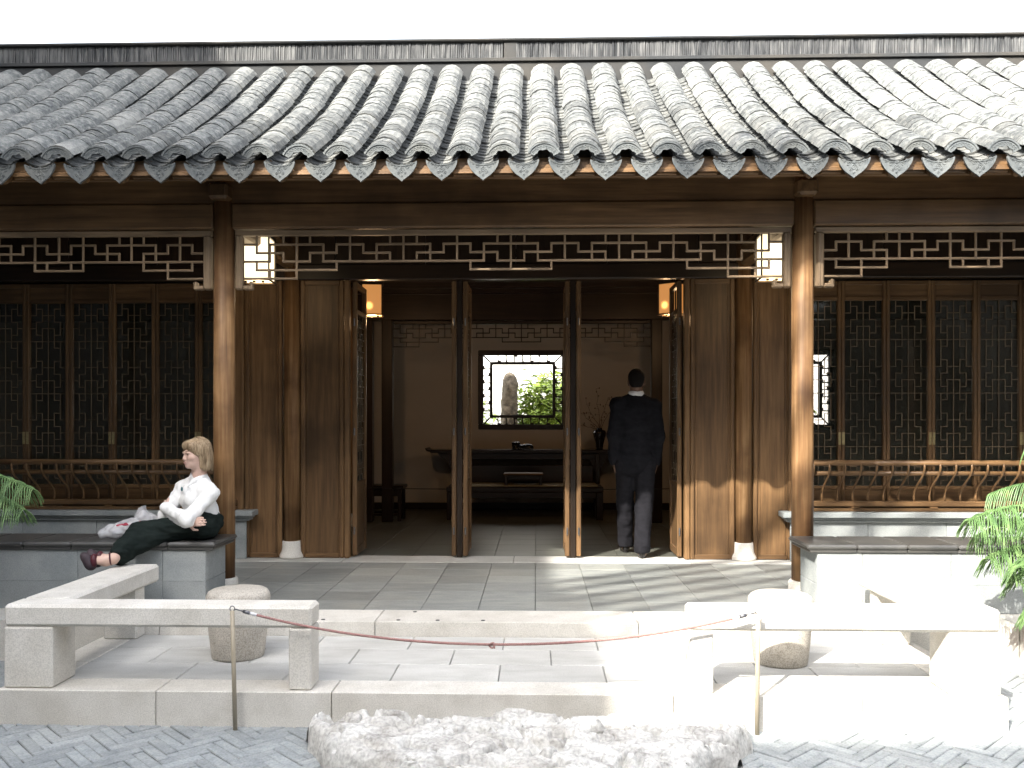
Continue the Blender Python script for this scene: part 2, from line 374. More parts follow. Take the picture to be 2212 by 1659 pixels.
# ground sheet with herringbone brick
g = MB(); g.box(-300, 300, -300, 300, -.5, -.03)
ground = tag(g.build('courtyard_ground', M['joint']), kind='structure')
BW, BL, NB = .058, .232, 4
bricks = []
c45, s45 = math.cos(R(45)), math.sin(R(45))
for i in range(-90, 91):
    for j in range(-90, 91):
        d = (i - j) % (2 * NB)
        if d == 0: cx, cy, a = i + NB / 2, j + .5, 0
        elif d == 2 * NB - 1: cx, cy, a = i + .5, j + NB / 2, 90
        else: continue
        cx *= BW; cy *= BW; X = cx * c45 - cy * s45 + .1; Y = cx * s45 + cy * c45 + 4.2
        if not (-4.1 < X < 4.3 and 2.9 < Y < 5.8): continue
        if -2.5 < X < 2.45 and Y > 4.68: continue
        bricks.append((X, Y, R(a + 45)))
bm_ = MB(); g_ = .0016
bm_.box(-BL / 2 + g_, BL / 2 - g_, -BW / 2 + g_, BW / 2 - g_, -.032, 0, .004)
bme = bpy.data.meshes.new('brick'); bme.from_pydata(bm_.v, [], bm_.f); bme.materials.append(M['brick'])
vis = [b for b in bricks if inframe(b[0], b[1], 0) and not (-.75 < b[0] < 1.05 and b[1] < 4.35)]
vis.sort(key=lambda b: (b[0] - CAM.x) ** 2 + b[1] ** 2)
near = set(vis[:300])
rest = MB(); rb = random.Random(3)
for b in bricks:
    rot = (rb.uniform(-.012, .012), rb.uniform(-.012, .012), b[2] + rb.uniform(-.008, .008)); z = rb.uniform(-.004, .002)
    if b in near: place('brick', bme, ground, (b[0], b[1], z), rot)
    else:
        m = Matrix.Translation((b[0], b[1], z)) @ Matrix.Rotation(rot[2], 4, 'Z')
        rest.add([m @ Vector(v) for v in bm_.v], bm_.f)
tag(rest.build('brick_paving', M['brick'], ground), kind='stuff')

# terrace of pale granite
t = MB(); t.box(-2.60, 2.55, 4.60, 5.73, -.02, ZT - .02)
terrace = tag(t.build('terrace', M['joint']), kind='structure')
def slab(parent, name, mat, x0, x1, y0, y1, z0, z1, gap=.0025, c=.004, tilt=.0006):
    dz = random.uniform(-tilt, tilt)
    return MB().box(x0 + gap, x1 - gap, y0 + gap, y1 - gap, z0, z1 + dz, c).build(name, mat, parent)
TX0, TX1 = -2.65, 2.60
kj = [TX0, -1.80, -.875, .90, 1.86, TX1]             # front edge stones
for a, b in zip(kj, kj[1:]): slab(terrace, 'edge_stone', M['granite'], a, b, 4.545, 4.765, -.01, ZT)
for (y0, y1), off in zip(((4.765, 5.09), (5.09, 5.42), (5.42, 5.735)), (-.016, -.311, -.016)):
    xs = [TX0 + .22] + [off + .589 * k for k in range(-8, 9) if TX0 + .32 < off + .589 * k < TX1 - .32] + [TX1 - .22]
    for a, b in zip(xs, xs[1:]): slab(terrace, 'paving_slab', M['granite_floor'], a, b, y0, y1, ZT - .05, ZT)
    slab(terrace, 'edge_stone', M['granite'], TX0, TX0 + .22, y0, y1, -.01, ZT)
    slab(terrace, 'edge_stone', M['granite'], TX1 - .22, TX1, y0, y1, -.01, ZT)

# veranda floor: step stones, grey tiles, threshold
f = MB(); f.box(-7.2, 7.2, 5.76, WY + .3, -.02, ZF - .03)
vfloor = tag(f.build('veranda_floor', M['joint']), kind='structure')
sj = [-7.2, -6.0, -4.6, -3.2, -2.30, -.868, .857, 2.30, 3.3, 4.7, 6.0, 7.2]
for a, b in zip(sj, sj[1:]): slab(vfloor, 'step_stone', M['granite'], a, b, 5.74, 6.10, -.01, ZF)
for x, y in ((-1.98 + .0, 5.80), (-1.22, 5.79), (-.72, 5.79), (-.46, 5.79), (-.645, 6.04), (-.16, 5.79), (1.38, 5.80), (1.62, 5.80)):
    MB().lathe(x, y, [(.014, ZF - .01), (.014, ZF + .0025)], 12).build('floor_socket', M['hole'], vfloor)
rows = [6.10, 6.41, 6.76, 7.11, 7.465, 7.80, 8.135]
for r0, r1 in zip(rows, rows[1:]):
    for k in range(-12, 12):
        x0 = .185 + .4 * k; 
        if x0 + .4 < -4.4 or x0 > 4.4: continue
        slab(vfloor, 'floor_tile', M['slate'], x0, x0 + .4, r0, r1, ZF - .04, ZF - .0005, .0016, .002)
for a, b in ((-4.6, -2.55), (-2.55, -1.62), (-1.62, -.02), (-.02, 1.62), (1.62, 2.55), (2.55, 4.6)):
    slab(vfloor, 'threshold_stone', M['granite_floor'], a, b, 8.135, 8.52, ZF - .04, ZF + .002, .002, .003)
rf = MB(); rf.box(-7, 7, 8.52, RY + .2, -.02, ZF - .03)
rfloor = tag(rf.build('room_floor', M['joint']), kind='structure')
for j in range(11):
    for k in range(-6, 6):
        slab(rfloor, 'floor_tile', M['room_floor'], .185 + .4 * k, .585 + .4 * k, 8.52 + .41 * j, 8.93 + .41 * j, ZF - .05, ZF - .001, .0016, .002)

# ---------------------------------------------------------------- the timber hall
hall = tag(empty('garden_hall', (0, 9.5, ZF)), 'long timber garden hall with grey tiled roof and open lattice doors', 'building')
# columns
def column(x, y, zb, zt, r, name='column'):
    prof = [(r * .985, zb), (r * 1.0, zb + (zt - zb) * .3), (r * .96, zt)]
    c = MB().lathe(x, y, prof, 28).build(name, M['col'], hall, True)
    if y < 7.5: p = [(.098, ZF + .001), (.104, ZF + .03), (.1, zb - .012), (.092, zb + .002)]
    else: p = [(.118, ZF + .003), (.122, ZF + .02), (.118, ZF + .035), (.098, ZF + .075), (.092, zb - .01), (.088, zb + .002)]
    MB().lathe(x, y, p, 28).build('column_base', M['granite'], c, True)
for s in (-1, 1):
    column(s * CX_, FY, .405, 3.5, .080)
    column(s * 4.70, FY, .405, 3.5, .080)
    column(s * 2.15, WY, .44, 3.9, .080)
    column(s * 5.9, WY, .44, 3.9, .080)
    column(s * 2.15, 10.9, .44, 3.3, .10)
# front beams
for a, b in ((-7.2, -4.78), (-4.62, -CX_ - .07), (-CX_ + .07, CX_ - .07), (CX_ + .07, 4.62), (4.78, 7.2)):
    MB().box(a, b, FY - .055, FY + .055, 3.035, 3.225, .012).build('beam', M['wood_x'], hall)
MB().box(-7.2, 7.2, FY - .035, FY + .035, 3.227, 3.40, .006).build('beam', M['wood_x'], hall)
MB().tube([(-7.2, FY, 3.47), (7.2, FY, 3.47)], .085, 16).build('purlin', M['wood_x'], hall, True)
for s in (-1, 1):                                    # bracket blocks on the columns
    MB().box(s * CX_ - .075, s * CX_ + .075, FY - .16, FY + .16, 3.24, 3.36, .02).build('bracket', M['wood_y'], hall)
    for x in (s * CX_,):
        MB().box(x - .06, x + .06, FY + .08, WY - .05, 3.05, 3.25, .02).build('beam', M['wood_y'], hall)

# hanging lattice under the beams
def frieze(x0, x1, y, top, n, u, v, bars, posts, th=.017, name='hanging_lattice', mx='lat_x', mz='lat_z', foot=True, bot=None):
    xc = (x0 + x1) / 2
    fr = MB().box(x0, x1, y - .021, y + .021, top, top + .042, .006)
    fr = fr.build(name, M[mx], hall)
    for s, xe in ((1, x0), (-1, x1)):
        if not posts: break
        p = MB(); w = .062
        b = bot if bot else top - 5 * v - .085
        p.box(min(xe, xe + s * w), max(xe, xe + s * w), y - .03, y + .03, b, top, .012)
        p.box(min(xe + s * .012, xe + s * .034), max(xe + s * .012, xe + s * .034), y - .036, y + .036, b + .004, top - .002, .006)
        if foot:
            p.box(min(xe + s * w, xe + s * (w + .075)), max(xe + s * w, xe + s * (w + .075)), y - .029, y + .029, b, b + .032, .008)
            p.box(min(xe + s * (w + .045), xe + s * (w + .075)), max(xe + s * (w + .045), xe + s * (w + .075)), y - .028, y + .028, b + .02, b + .062, .01)
        p.build('frieze_post', M[mz], fr)
    h = th / 2
    for kind, a, b, c in bars:
        if kind == 'h': MB().box(xc + a * u - h, xc + b * u + h, y - h, y + h, top - c * v - h, top - c * v + h, .004).build('lattice_bar', M[mx], fr)
        else: MB().box(xc + c * u - h * .96, xc + c * u + h * .96, y - h * .96, y + h * .96, top - b * v - h * .9, top - a * v + (h * .9 if a else 0), .004).build('lattice_bar', M[mz], fr)
    return fr
H = lambda a, b, l: ('h', a, b, l)
V = lambda x, a, b: ('v', a, b, x)
def mirror(bs):
    out = []
    for k, a, b, c in bs:
        out.append((k, a, b, c))
        if k == 'h':
            if a + b != 0: out.append((k, -b, -a, c))
        elif c != 0: out.append((k, a, b, -c))
    return out
centre = mirror([V(0, 0, 4), H(-2, 2, 1), V(1, 0, 1), V(2, 1, 3), H(1, 3, 2), V(1, 2, 3), H(-1, 1, 3), H(2, 14, 3), V(3, 3, 4), H(-3, 3, 4),
    V(3, 1, 2), H(3, 5, 1), V(4, 0, 3), V(5, 1, 2), H(5, 7, 2), V(7, 2, 3), V(6, 1, 3), H(6, 10, 1), V(7, 0, 1), V(9, 0, 1), V(8, 0, 3),
    V(10, 1, 3), H(9, 11, 2), V(9, 2, 3), V(11, 1, 2), H(11, 13, 1), V(12, 0, 3), V(13, 1, 2), H(13, 15, 2), V(15, 2, 3), V(14, 1, 3),
    H(14, 18, 1), V(15, 0, 1), V(17, 0, 1), V(16, 0, 5), H(15, 17, 3), V(17, 2, 3), H(17, 19, 2), V(19, 0, 2), H(19, 20, 1), V(18, 1, 3),
    H(18, 20, 3), H(13, 19, 4), V(13, 3, 4), V(19, 3, 4), H(16, 20, 5), V(18, 4, 5)])
side = mirror([('h' if k == 'h' else 'v', a - 12 if k == 'h' else a, b - 12 if k == 'h' else b, c if k == 'h' else c - 12) for k, a, b, c in (
    H(0, 1, 2), V(1, 1, 2), H(1, 3, 1), V(2, 0, 3), V(3, 1, 2), H(3, 5, 2), V(4, 1, 3), H(4, 8, 1), V(5, 0, 1), V(5, 2, 4), V(6, 0, 3), V(7, 0, 1),
    V(8, 1, 3), H(7, 9, 2), V(7, 2, 3), V(9, 1, 2), H(9, 11, 1), V(10, 0, 4), V(11, 1, 2), H(11, 13, 2), V(12, 0, 3), H(0, 24, 3), H(10, 14, 4), V(11, 3, 4),
    H(1, 5, 4), V(1, 3, 4), V(3, 3, 5), H(0, 3, 5))])
frieze(-2.085, 2.085, FY, 2.988, 40, .1012, .0645, centre, True)
frieze(2.262, 4.62, FY, 2.988, 24, .0930, .0645, side, True)
frieze(-4.62, -2.262, FY, 2.988, 24, .0930, .0645, side, True)
# the same kind of lattice deep in the room, with its posts
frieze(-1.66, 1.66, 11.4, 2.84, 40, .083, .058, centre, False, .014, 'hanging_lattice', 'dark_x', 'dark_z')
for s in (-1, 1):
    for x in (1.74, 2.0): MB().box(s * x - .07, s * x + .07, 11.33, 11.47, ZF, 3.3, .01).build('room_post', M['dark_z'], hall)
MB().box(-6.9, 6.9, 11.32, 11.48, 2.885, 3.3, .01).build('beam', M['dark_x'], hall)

# door wall: header, upper boards, timber panels, door leaves
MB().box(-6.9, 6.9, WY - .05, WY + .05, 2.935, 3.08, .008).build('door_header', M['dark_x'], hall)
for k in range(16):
    MB().box(-6.9 + .8625 * k + .003, -6.9 + .8625 * (k + 1) - .003, WY - .03, WY + .03, 3.082, 4.25, .004).build('wall_board', M['dark_z'], hall)  # dark wood tone stands in for the deep shade above the header
def timber_panel(x0, x1):
    p = MB().box(x0 + .04, x1 - .04, WY - .012, WY + .012, ZF + .04, 2.90).build('timber_panel', M['wood_z'], hall)
    for a, b in ((x0, x0 + .04), (x1 - .04, x1)): MB().box(a, b, WY - .035, WY + .035, ZF + .004, 2.933, .008).build('stile', M['wood_z'], p)
    for a, b in ((ZF + .004, ZF + .05), (2.885, 2.933)): MB().box(x0 + .041, x1 - .041, WY - .03, WY + .03, a, b, .006).build('panel_rail', M['wood_x'], p)
    for xx in (x0 + .062, x1 - .062): MB().box(xx - .006, xx + .006, WY - .02, WY + .005, ZF + .052, 2.883, .003).build('moulding', M['wood_z'], p)
for s in (-1, 1):
    for a, b in ((1.645, 2.062), (2.238, 2.60)):
        timber_panel(min(s * a, s * b), max(s * a, s * b))
    MB().box(min(s * 1.59, s * 1.64), max(s * 1.59, s * 1.64), WY - .045, WY + .045, ZF + .004, 2.933, .008).build('door_jamb', M['wood_z'], hall)
    MB().box(min(s * 2.602, s * 2.69), max(s * 2.602, s * 2.69), WY - .06, WY + .16, ZF + .004, 2.933, .008).build('door_jamb', M['wood_z'], hall)
FRET = []                                             # one repeat of the window fret, half width 3, four rows
for x, a, b in ((1, .5, 1.5), (2, 0, 1), (2, 1.5, 2.5), (1, 2, 3.5), (2, 3, 4)): FRET.append(('v', a, b, x))
for y, a, b in ((.5, 1, 2), (1, 0, 1), (1, 2, 3), (1.5, 1, 2), (2, 0, 1), (2, 2, 3), (2.5, 1, 2), (3, 0, 3), (3.5, 1, 2)): FRET.append(('h', a, b, y))
def fret_mesh(w, h, rows, th=.0065):
    mb = MB(); ux, uy = w / 6, h / rows; t = th / 2
    def hb(a, b, y): mb.box(a * ux - t, b * ux + t, -t, t, h - y * uy - t, h - y * uy + t)
    def vb(a, b, x): mb.box(x * ux - t * .97, x * ux + t * .97, -t * .97, t * .97, h - b * uy - t * .9, h - a * uy + t * .9)
    vb(0, rows, 0)
    for r in range(0, rows, 4):
        for k, a, b, c in FRET:
            for s in (-1, 1):
                if k == 'v':
                    if r + a < rows: vb(r + a, min(rows, r + b), s * c)
                elif r + c <= rows: hb(min(s * a, s * b), max(s * a, s * b), r + c)
    return mb
LW = fret_mesh(.355, 1.80, 14)
lme = bpy.data.meshes.new('lattice'); lme.from_pydata(LW.v, [], LW.f); lme.materials.append(M['fret_z'])
def lattice_window(x0, x1, y, plate):
    """one tall fret-work casement standing on the sill wall"""
    w = .034; zb, zt = .76, 2.935
    o = MB(); o.box(x0 + .002, x0 + w, y - .025, y + .025, zb, zt, .006); o.box(x1 - w, x1 - .002, y - .025, y + .025, zb, zt, .006)
    o = o.build('lattice_window', M['wood_z'], hall)
    for a, b in ((zb, zb + .04), (.925, .965), (2.745, 2.785), (2.895, zt)): MB().box(x0 + w + .001, x1 - w - .001, y - .02, y + .02, a, b, .005).build('window_rail', M['wood_x'], o)
    for a, b in ((zb + .041, .924), (2.786, 2.894)): MB().box(x0 + w + .001, x1 - w - .001, y - .008, y + .008, a, b).build('window_panel', M['wood_x'], o)
    l = place('lattice', lme, o, ((x0 + x1) / 2, y, .955), None, ((x1 - x0 - 2 * w) / .355, 1, 1.0))
    MB().box(x0 + w + .001, x1 - w - .001, y + .012, y + .015, .966, 2.744).build('pane', M['pane'], o)
    if plate:
        px = x1 if plate > 0 else x0
        s = -plate
        MB().box(min(px + s * .004, px + s * .03), max(px + s * .004, px + s * .03), y - .028, y - .0255, 1.36, 1.48).build('brass_plate', M['brass'], o)
for s in (-1, 1):
    for k in range(9):
        a, b = 2.692 + .4285 * k, 2.692 + .4285 * (k + 1)
        pl = s if k % 2 == 0 else -s
        lattice_window(min(s * a, s * b), max(s * a, s * b), 8.55, pl)
for s in (-1, 1): MB().box(min(s * 6.552, s * 6.898), max(s * 6.552, s * 6.898), 8.53, 8.57, .745, 2.935, .004).build('timber_panel', M['wood_z'], hall)
# sill walls with cap stones, and the curved back-rest railing on them
for s in (-1, 1):
    sw = MB(); sw.box(min(s * 2.58, s * 6.9), max(s * 2.58, s * 6.9), 8.30, 8.62, ZF, .64)
    sw = sw.build('sill_wall', M['bench'], hall)
    for k in range(5):
        a, b = 2.56 + .72 * k, 2.56 + .72 * (k + 1)
        for z0, z1 in ((ZF + .005, .455), (.455, .645)):
            slab(sw, 'facing_stone', M['bench'], min(s * a, s * b), max(s * a, s * b), 8.275, 8.3, z0, z1, .0015, .003)
    for (z0, z1, oy) in ((.645, .668, .035), (.668, .69, .055), (.69, .742, .085)):
        MB().box(min(s * (2.56 - oy), s * 6.9), max(s * (2.56 - oy), s * 6.9), 8.275 - oy, 8.62, z0, z1, .006).build('sill_cap', M['bench'], sw)
    X0, X1 = 2.66, 5.5
    rl = MB().box(min(s * X0, s * X1), max(s * X0, s * X1), 8.27, 8.34, .742, .775, .006).build('railing', M['wood_x'], hall)
    MB().box(min(s * X0, s * X1), max(s * X0, s * X1), 8.265, 8.335, .79, .84, .008).build('railing_rail', M['wood_x'], rl)
    for k in range(4):
        x = X0 + .5 + .72 * k; MB().box(s * x - .035, s * x + .035, 8.262, 8.34, .775, .79).build('railing_block', M['wood_x'], rl)
    MB().tube([(s * X0, 8.155, 1.108), (s * X1, 8.155, 1.108)], .024, 10).build('railing_rail', M['wood_x'], rl, True)
    MB().tube([(s * X0, 8.10, 1.205), (s * X1, 8.10, 1.205)], .027, 10).build('railing_rail', M['wood_x'], rl, True)
    ts = [i / 8 for i in range(9)]
    k = 0; x = X0 + .06
    while x < X1:
        pts = [(s * x, 8.30 - .21 * t + .05 * math.sin(t * math.pi * 2) , .838 + .375 * t) for t in ts]
        MB().tube(pts, .0105, 6).build('baluster', M['wood_z'], rl, True); x += .142
# door leaves, swung open into the room
def door_leaf(x, ln, name='door_leaf'):
    t = .022; y0 = WY + .02
    o = MB(); zb, zt = ZF + .02, 2.925
    o.box(x - t, x + t, y0, y0 + .045, zb, zt, .006); o.box(x - t, x + t, y0 + ln - .045, y0 + ln, zb, zt, .006)
    o = o.build(name, M['wood_z'], hall)
    for a, b in ((zb, zb + .07), (.95, 1.0), (zt - .3, zt - .26), (zt - .05, zt)): MB().box(x - .016, x + .016, y0 + .046, y0 + ln - .046, a, b).build('door_rail', M['wood_y'], o)
    MB().box(x - .006, x + .006, y0 + .046, y0 + ln - .046, zb + .071, .949).build('door_panel', M['wood_z'], o)
    l = place('lattice', lme, o, (x, y0 + ln / 2, 1.0), (0, 0, R(90)), ((ln - .09) / .355, 1, (zt - 1.3) / 1.8))
    MB().box(x - .001, x + .001, y0 + .046, y0 + ln - .046, 1.0, zt - .3).build('pane', M['pane'], o)
    for z in (.5, 1.45, 2.5): MB().tube([(x, y0 - .006, z), (x, y0 - .006, z + .07)], .008, 8).build('hinge', M['metal'], o)
for s in (-1, 1):
    door_leaf(s * .487, .52); door_leaf(s * .597, .52); door_leaf(s * 1.553, .50)
    MB().box(min(s * .515, s * .569), max(s * .515, s * .569), WY + .03, WY + .06, ZF + .005, 2.933, .004).build('door_post', M['dark_z'], hall)
# back wall with three windows, side walls, ceiling
WIN = [(-4.475, -3.155), (-.665, .645), (3.10, 4.545)]; WZ0, WZ1 = 1.457, 2.626
xs = -6.9
wallm = MB()
for a, b in WIN:
    wallm.box(xs, a, RY, RY + .22, ZF - .02, 3.6); wallm.box(a, b, RY, RY + .22, ZF - .02, WZ0); wallm.box(a, b, RY, RY + .22, WZ1, 3.6); xs = b
wallm.box(xs, 6.9, RY, RY + .22, ZF - .02, 3.6)
bw = wallm.build('back_wall', M['white_plaster'], hall)
MB().box(-6.9, 6.9, RY - .015, RY - .001, ZF, ZF + .10, .003).build('skirting', M['dark_x'], bw)
for s in (-1, 1):
    for k in range(9): MB().box(s * 2.32 - .02, s * 2.32 + .02, 8.70 + .475 * k, 8.70 + .475 * (k + 1) - .004, ZF, 3.3, .004).build('shade_partition_board', M['dark_z'], hall)  # partitions added to keep the side rooms dark
for s in (-1, 1): MB().box(min(s * 6.9, s * 7.1), max(s * 6.9, s * 7.1), WY, RY + .22, ZF - .02, 4.0).build('side_wall', M['white_plaster'], hall)
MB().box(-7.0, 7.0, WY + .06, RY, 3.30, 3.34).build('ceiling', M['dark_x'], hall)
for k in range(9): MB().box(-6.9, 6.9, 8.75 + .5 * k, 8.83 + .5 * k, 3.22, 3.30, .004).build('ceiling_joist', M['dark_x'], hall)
for a, b in WIN:
    o = MB(); y0, y1 = RY - .03, RY + .05; e = .075
    for k, (x0, x1, z0, z1) in enumerate(((a, b, WZ1 - e, WZ1), (a, b, WZ0, WZ0 + e), (a, a + e, WZ0 + e, WZ1 - e), (b - e, b, WZ0 + e, WZ1 - e))): o.box(x0, x1, y0, y1, z0, z1, .008)
    o = o.build('fretted_window', M['dark_x'], hall)
    gp = .095; i0, i1, j0, j1 = a + e + gp, b - e - gp, WZ0 + e + gp, WZ1 - e - gp; fi = .042
    q = MB()
    for x0, x1, z0, z1 in ((i0, i1, j1 - fi, j1), (i0, i1, j0, j0 + fi), (i0, i0 + fi, j0 + fi, j1 - fi), (i1 - fi, i1, j0 + fi, j1 - fi)): q.box(x0, x1, y0 + .01, y1 - .01, z0, z1, .004)
    q.build('inner_frame', M['dark_x'], o)
    t = .009; n = 8
    def hook(mk):
        q = MB(); mk(q); q.build('fret_bar', M['dark_z'], o)
    for k in range(n + 1):
        x = i0 + (i1 - i0) * k / n
        for z0, z1 in ((j1, WZ1 - e), (WZ0 + e, j0)):
            if 0 < k < n: hook(lambda q: (q.box(x - t, x + t, RY, RY + .02, z0 - .002, z1 + .002), q.box(x - t, x + (.045 if k % 2 else .02), RY + .001, RY + .019, (z0 - .001 if k % 3 else z1 - .022), (z0 + .021 if k % 3 else z1 + .001))))
    for k in range(n + 1):
        z = j0 + (j1 - j0) * k / n
        for x0, x1 in ((a + e, i0), (i1, b - e)):
            if 0 < k < n: hook(lambda q: (q.box(x0 - .002, x1 + .002, RY, RY + .02, z - t, z + t), q.box((x0 - .001 if k % 2 else x1 - .022), (x0 + .021 if k % 2 else x1 + .001), RY + .001, RY + .019, z, z + .045)))
    for x0, z0, x1, z1 in ((a + e, WZ1 - e, i0, j1), (b - e, WZ1 - e, i1, j1), (a + e, WZ0 + e, i0, j0), (b - e, WZ0 + e, i1, j0)):
        hook(lambda q: q.tube([(x0, RY + .01, z0), (x1, RY + .01, z1)], .011, 4))

# ---------------------------------------------------------------- roof
EY, EZ, TY, TZ = 6.02, 3.335, 8.20, 4.73              # eave and top of the tile beds
def roofp(t):
    return Vector((0, EY + (TY - EY) * t, EZ + (TZ - EZ) * t - .06 * math.sin(math.pi * t)))
PITCH = .279; SL = math.hypot(TY - EY, TZ - EZ)
rd = MB()
N = 10
top = [roofp(i / N) for i in range(N + 1)]
vs = []
for p in top: vs += [(-7.3, p.y, p.z - .02), (7.3, p.y, p.z - .02)]
for p in top: vs += [(-7.3, p.y, p.z - .045), (7.3, p.y, p.z - .045)]
fs = []
for i in range(N):
    a = 2 * i; fs += [(a, a + 1, a + 3, a + 2), (a + 2 * N + 2, a + 2 * N + 4, a + 2 * N + 5, a + 2 * N + 3)]
fs += [(0, 2 * N + 2, 2 * N + 3, 1)]
roof = rd.add(vs, fs).build('roof', M['wood_x'], hall)
MB().box(-7.3, 7.3, 6.10, 6.13, EZ - .055, EZ + .022, .004).build('fascia', M['wood_x'], roof)
for k in range(-19, 20):
    x = -.035 + PITCH * k
    MB().box(x - .068, x + .068, 6.035, 6.06, EZ - .06, EZ + .062, .004).build('tile_seat', M['wood_x'], roof)
for k in range(-25, 26):
    x = k * .279 + .1
    a, b = roofp(.012), roofp(1)
    q = MB(); q.tube([(x, a.y, a.z - .078), (x, (a.y + b.y) / 2, roofp(.5).z - .078), (x, b.y, b.z - .078)], .03, 8)
    q.build('rafter', M['wood_y'], roof)
rb_ = MB(); rb_.box(-7.3, 7.3, TY + .05, 8.60, 4.3, 4.98)
# rear slope closes the roof
rr = MB(); rr.add([(-7.3, 8.5, 4.95), (7.3, 8.5, 4.95), (7.3, 13.35, 3.42), (-7.3, 13.35, 3.42), (-7.3, 8.5, 4.85), (7.3, 8.5, 4.85), (7.3, 13.35, 3.36), (-7.3, 13.35, 3.36)],
    [(0, 1, 2, 3), (7, 6, 5, 4), (0, 4, 5, 1), (2, 6, 7, 3), (1, 5, 6, 2), (3, 7, 4, 0)]).build('rear_roof', M['tile'], hall)
def arc_tile(w, sag, ln, th, up, n=6, lift=.015):
    """curved tile, length along +y; up = 1 convex, -1 concave; its low end rides on the tile below"""
    Rr = (w * w + sag * sag) / (2 * sag); a0 = math.asin(min(1, w / Rr)); mb = MB(); vs = []
    for y, dz in ((0, lift), (ln, 0)):
        for k in range(n + 1):
            a = -a0 + 2 * a0 * k / n
            for rr_ in (Rr, Rr - th):
                x = rr_ * math.sin(a); z = rr_ * math.cos(a) - (Rr - sag)
                vs.append((x, y, (z if up > 0 else sag - z - th * 0) * 1 + dz))
    fs = []; m = 2 * (n + 1)
    for k in range(n):
        a = 2 * k
        fs += [(a, a + 2, a + 2 + m, a + m), (a + 1, a + 1 + m, a + 3 + m, a + 3), (a, a + 1, a + 3, a + 2), (a + m, a + 2 + m, a + 3 + m, a + 1 + m)]
    fs += [(0, m, m + 1, 1), (m - 2, m - 1, 2 * m - 1, 2 * m - 2)]
    return mb.add(vs, fs)
COVER = arc_tile(.107, .068, .185, .012, 1, 6, .006); TROUGH = arc_tile(.105, .045, .185, .012, -1, 6, .016)
cme = bpy.data.meshes.new('cover_tile'); cme.from_pydata(COVER.v, [], COVER.f); cme.materials.append(M['tile'])
tme = bpy.data.meshes.new('trough_tile'); tme.from_pydata(TROUGH.v, [], TROUGH.f); tme.materials.append(M['tile'])
rt = random.Random(11)
NT = 27; spots = {'cover_tile': [], 'trough_tile': []}
for k in range(-19, 20):
    for kind, xo, zo in (('cover_tile', -.035, .090), ('trough_tile', .105, -.008)):
        x = xo + PITCH * k
        for i in range(NT):
            t = (i + rt.uniform(-.12, .12)) / NT; p = roofp(max(0, t)); q = roofp(max(0, t) + .03); sl = math.atan2(q.z - p.z, q.y - p.y)
            up = 1.0 if not (kind == 'cover_tile' and i >= NT - 1) else 1.0
            nrm = Vector((0, -math.sin(sl), math.cos(sl)))
            loc = Vector((x + rt.uniform(-.004, .004) + .012 * noise.noise(Vector((k * 3.7, i * .11, 0))) + (rt.uniform(-.012, .012) if rt.random() < .04 else 0), p.y, p.z)) + nrm * (zo + rt.uniform(-.003, .005) + .008 * noise.noise(Vector((k * 5.1, i * .15, 9))))
            rot = (sl, rt.uniform(-.03, .03), rt.uniform(-.028, .028))
            spots[kind].append((loc, rot))
for kind, me_, src in (('cover_tile', cme, COVER), ('trough_tile', tme, TROUGH)):
    L = spots[kind]
    seen = sorted([s for s in L if inframe(s[0].x, s[0].y, s[0].z)], key=lambda s: (s[0] - CAM).length)[:300]
    ids = set(id(s) for s in seen); rest = MB()
    for s in L:
        if id(s) in ids: place(kind, me_, roof, s[0], s[1])
        else:
            m = Matrix.Translation(s[0]) @ Matrix.Rotation(s[1][2], 4, 'Z') @ Matrix.Rotation(s[1][1], 4, 'Y') @ Matrix.Rotation(s[1][0], 4, 'X')
            rest.add([m @ Vector(v) for v in src.v], src.f)
    tag(rest.build(kind + '_field', M['tile'], roof), kind='stuff')
# drip tiles and scalloped end tiles along the eave
def drip():
    mb = MB(); w, hgt, th = .106, .092, .014
    n = 10; outer = []
    top = [(w * (2 * i / n - 1), .0 + .030 * ((2 * i / n - 1) ** 2)) for i in range(n + 1)]
    side = [(.107, .018), (.099, -.008), (.080, -.040), (.052, -.068), (.022, -.089), (.007, -.100)]
    outer = top + side + [(0, -.108)] + [(-a, b) for a, b in side[::-1]]
    cx, cz = 0, -.02
    mb.prism(outer, lambda u, v: (u, 0, v), (0, th, 0))
    ins = [((a - cx) * .86, (b - cz) * .80 + cz - .002) for a, b in outer]
    m = len(outer); vs = [(a, -.004, b) for a, b in outer] + [(a, -.004, b) for a, b in ins] + [(a, .0005, b) for a, b in ins] + [(a, .0, b) for a, b in outer]
    fs = []
    for i in range(m):
        j = (i + 1) % m; fs += [(i, j, j + m, i + m), (i + m, j + m, j + 2 * m, i + 2 * m), (i, i + 3 * m, j + 3 * m, j)]
    mb.add(vs, fs)
    for (x, z, r) in ((0, -.035, .02), (-.04, -.012, .016), (.04, -.012, .016), (0, -.004, .013), (-.022, -.052, .01), (.022, -.052, .01), (-.068, .006, .012), (.068, .006, .012), (0, -.072, .008)):
        pts = [(x + r * (1 - a / 16) * math.cos(a * .75), -.0005, z + r * (1 - a / 16) * math.sin(a * .75)) for a in range(13)]
        mb.tube(pts, .0028, 4)
    return mb
DR = drip(); dme = bpy.data.meshes.new('drip_tile'); dme.from_pydata(DR.v, [], DR.f); dme.materials.append(M['drip'])
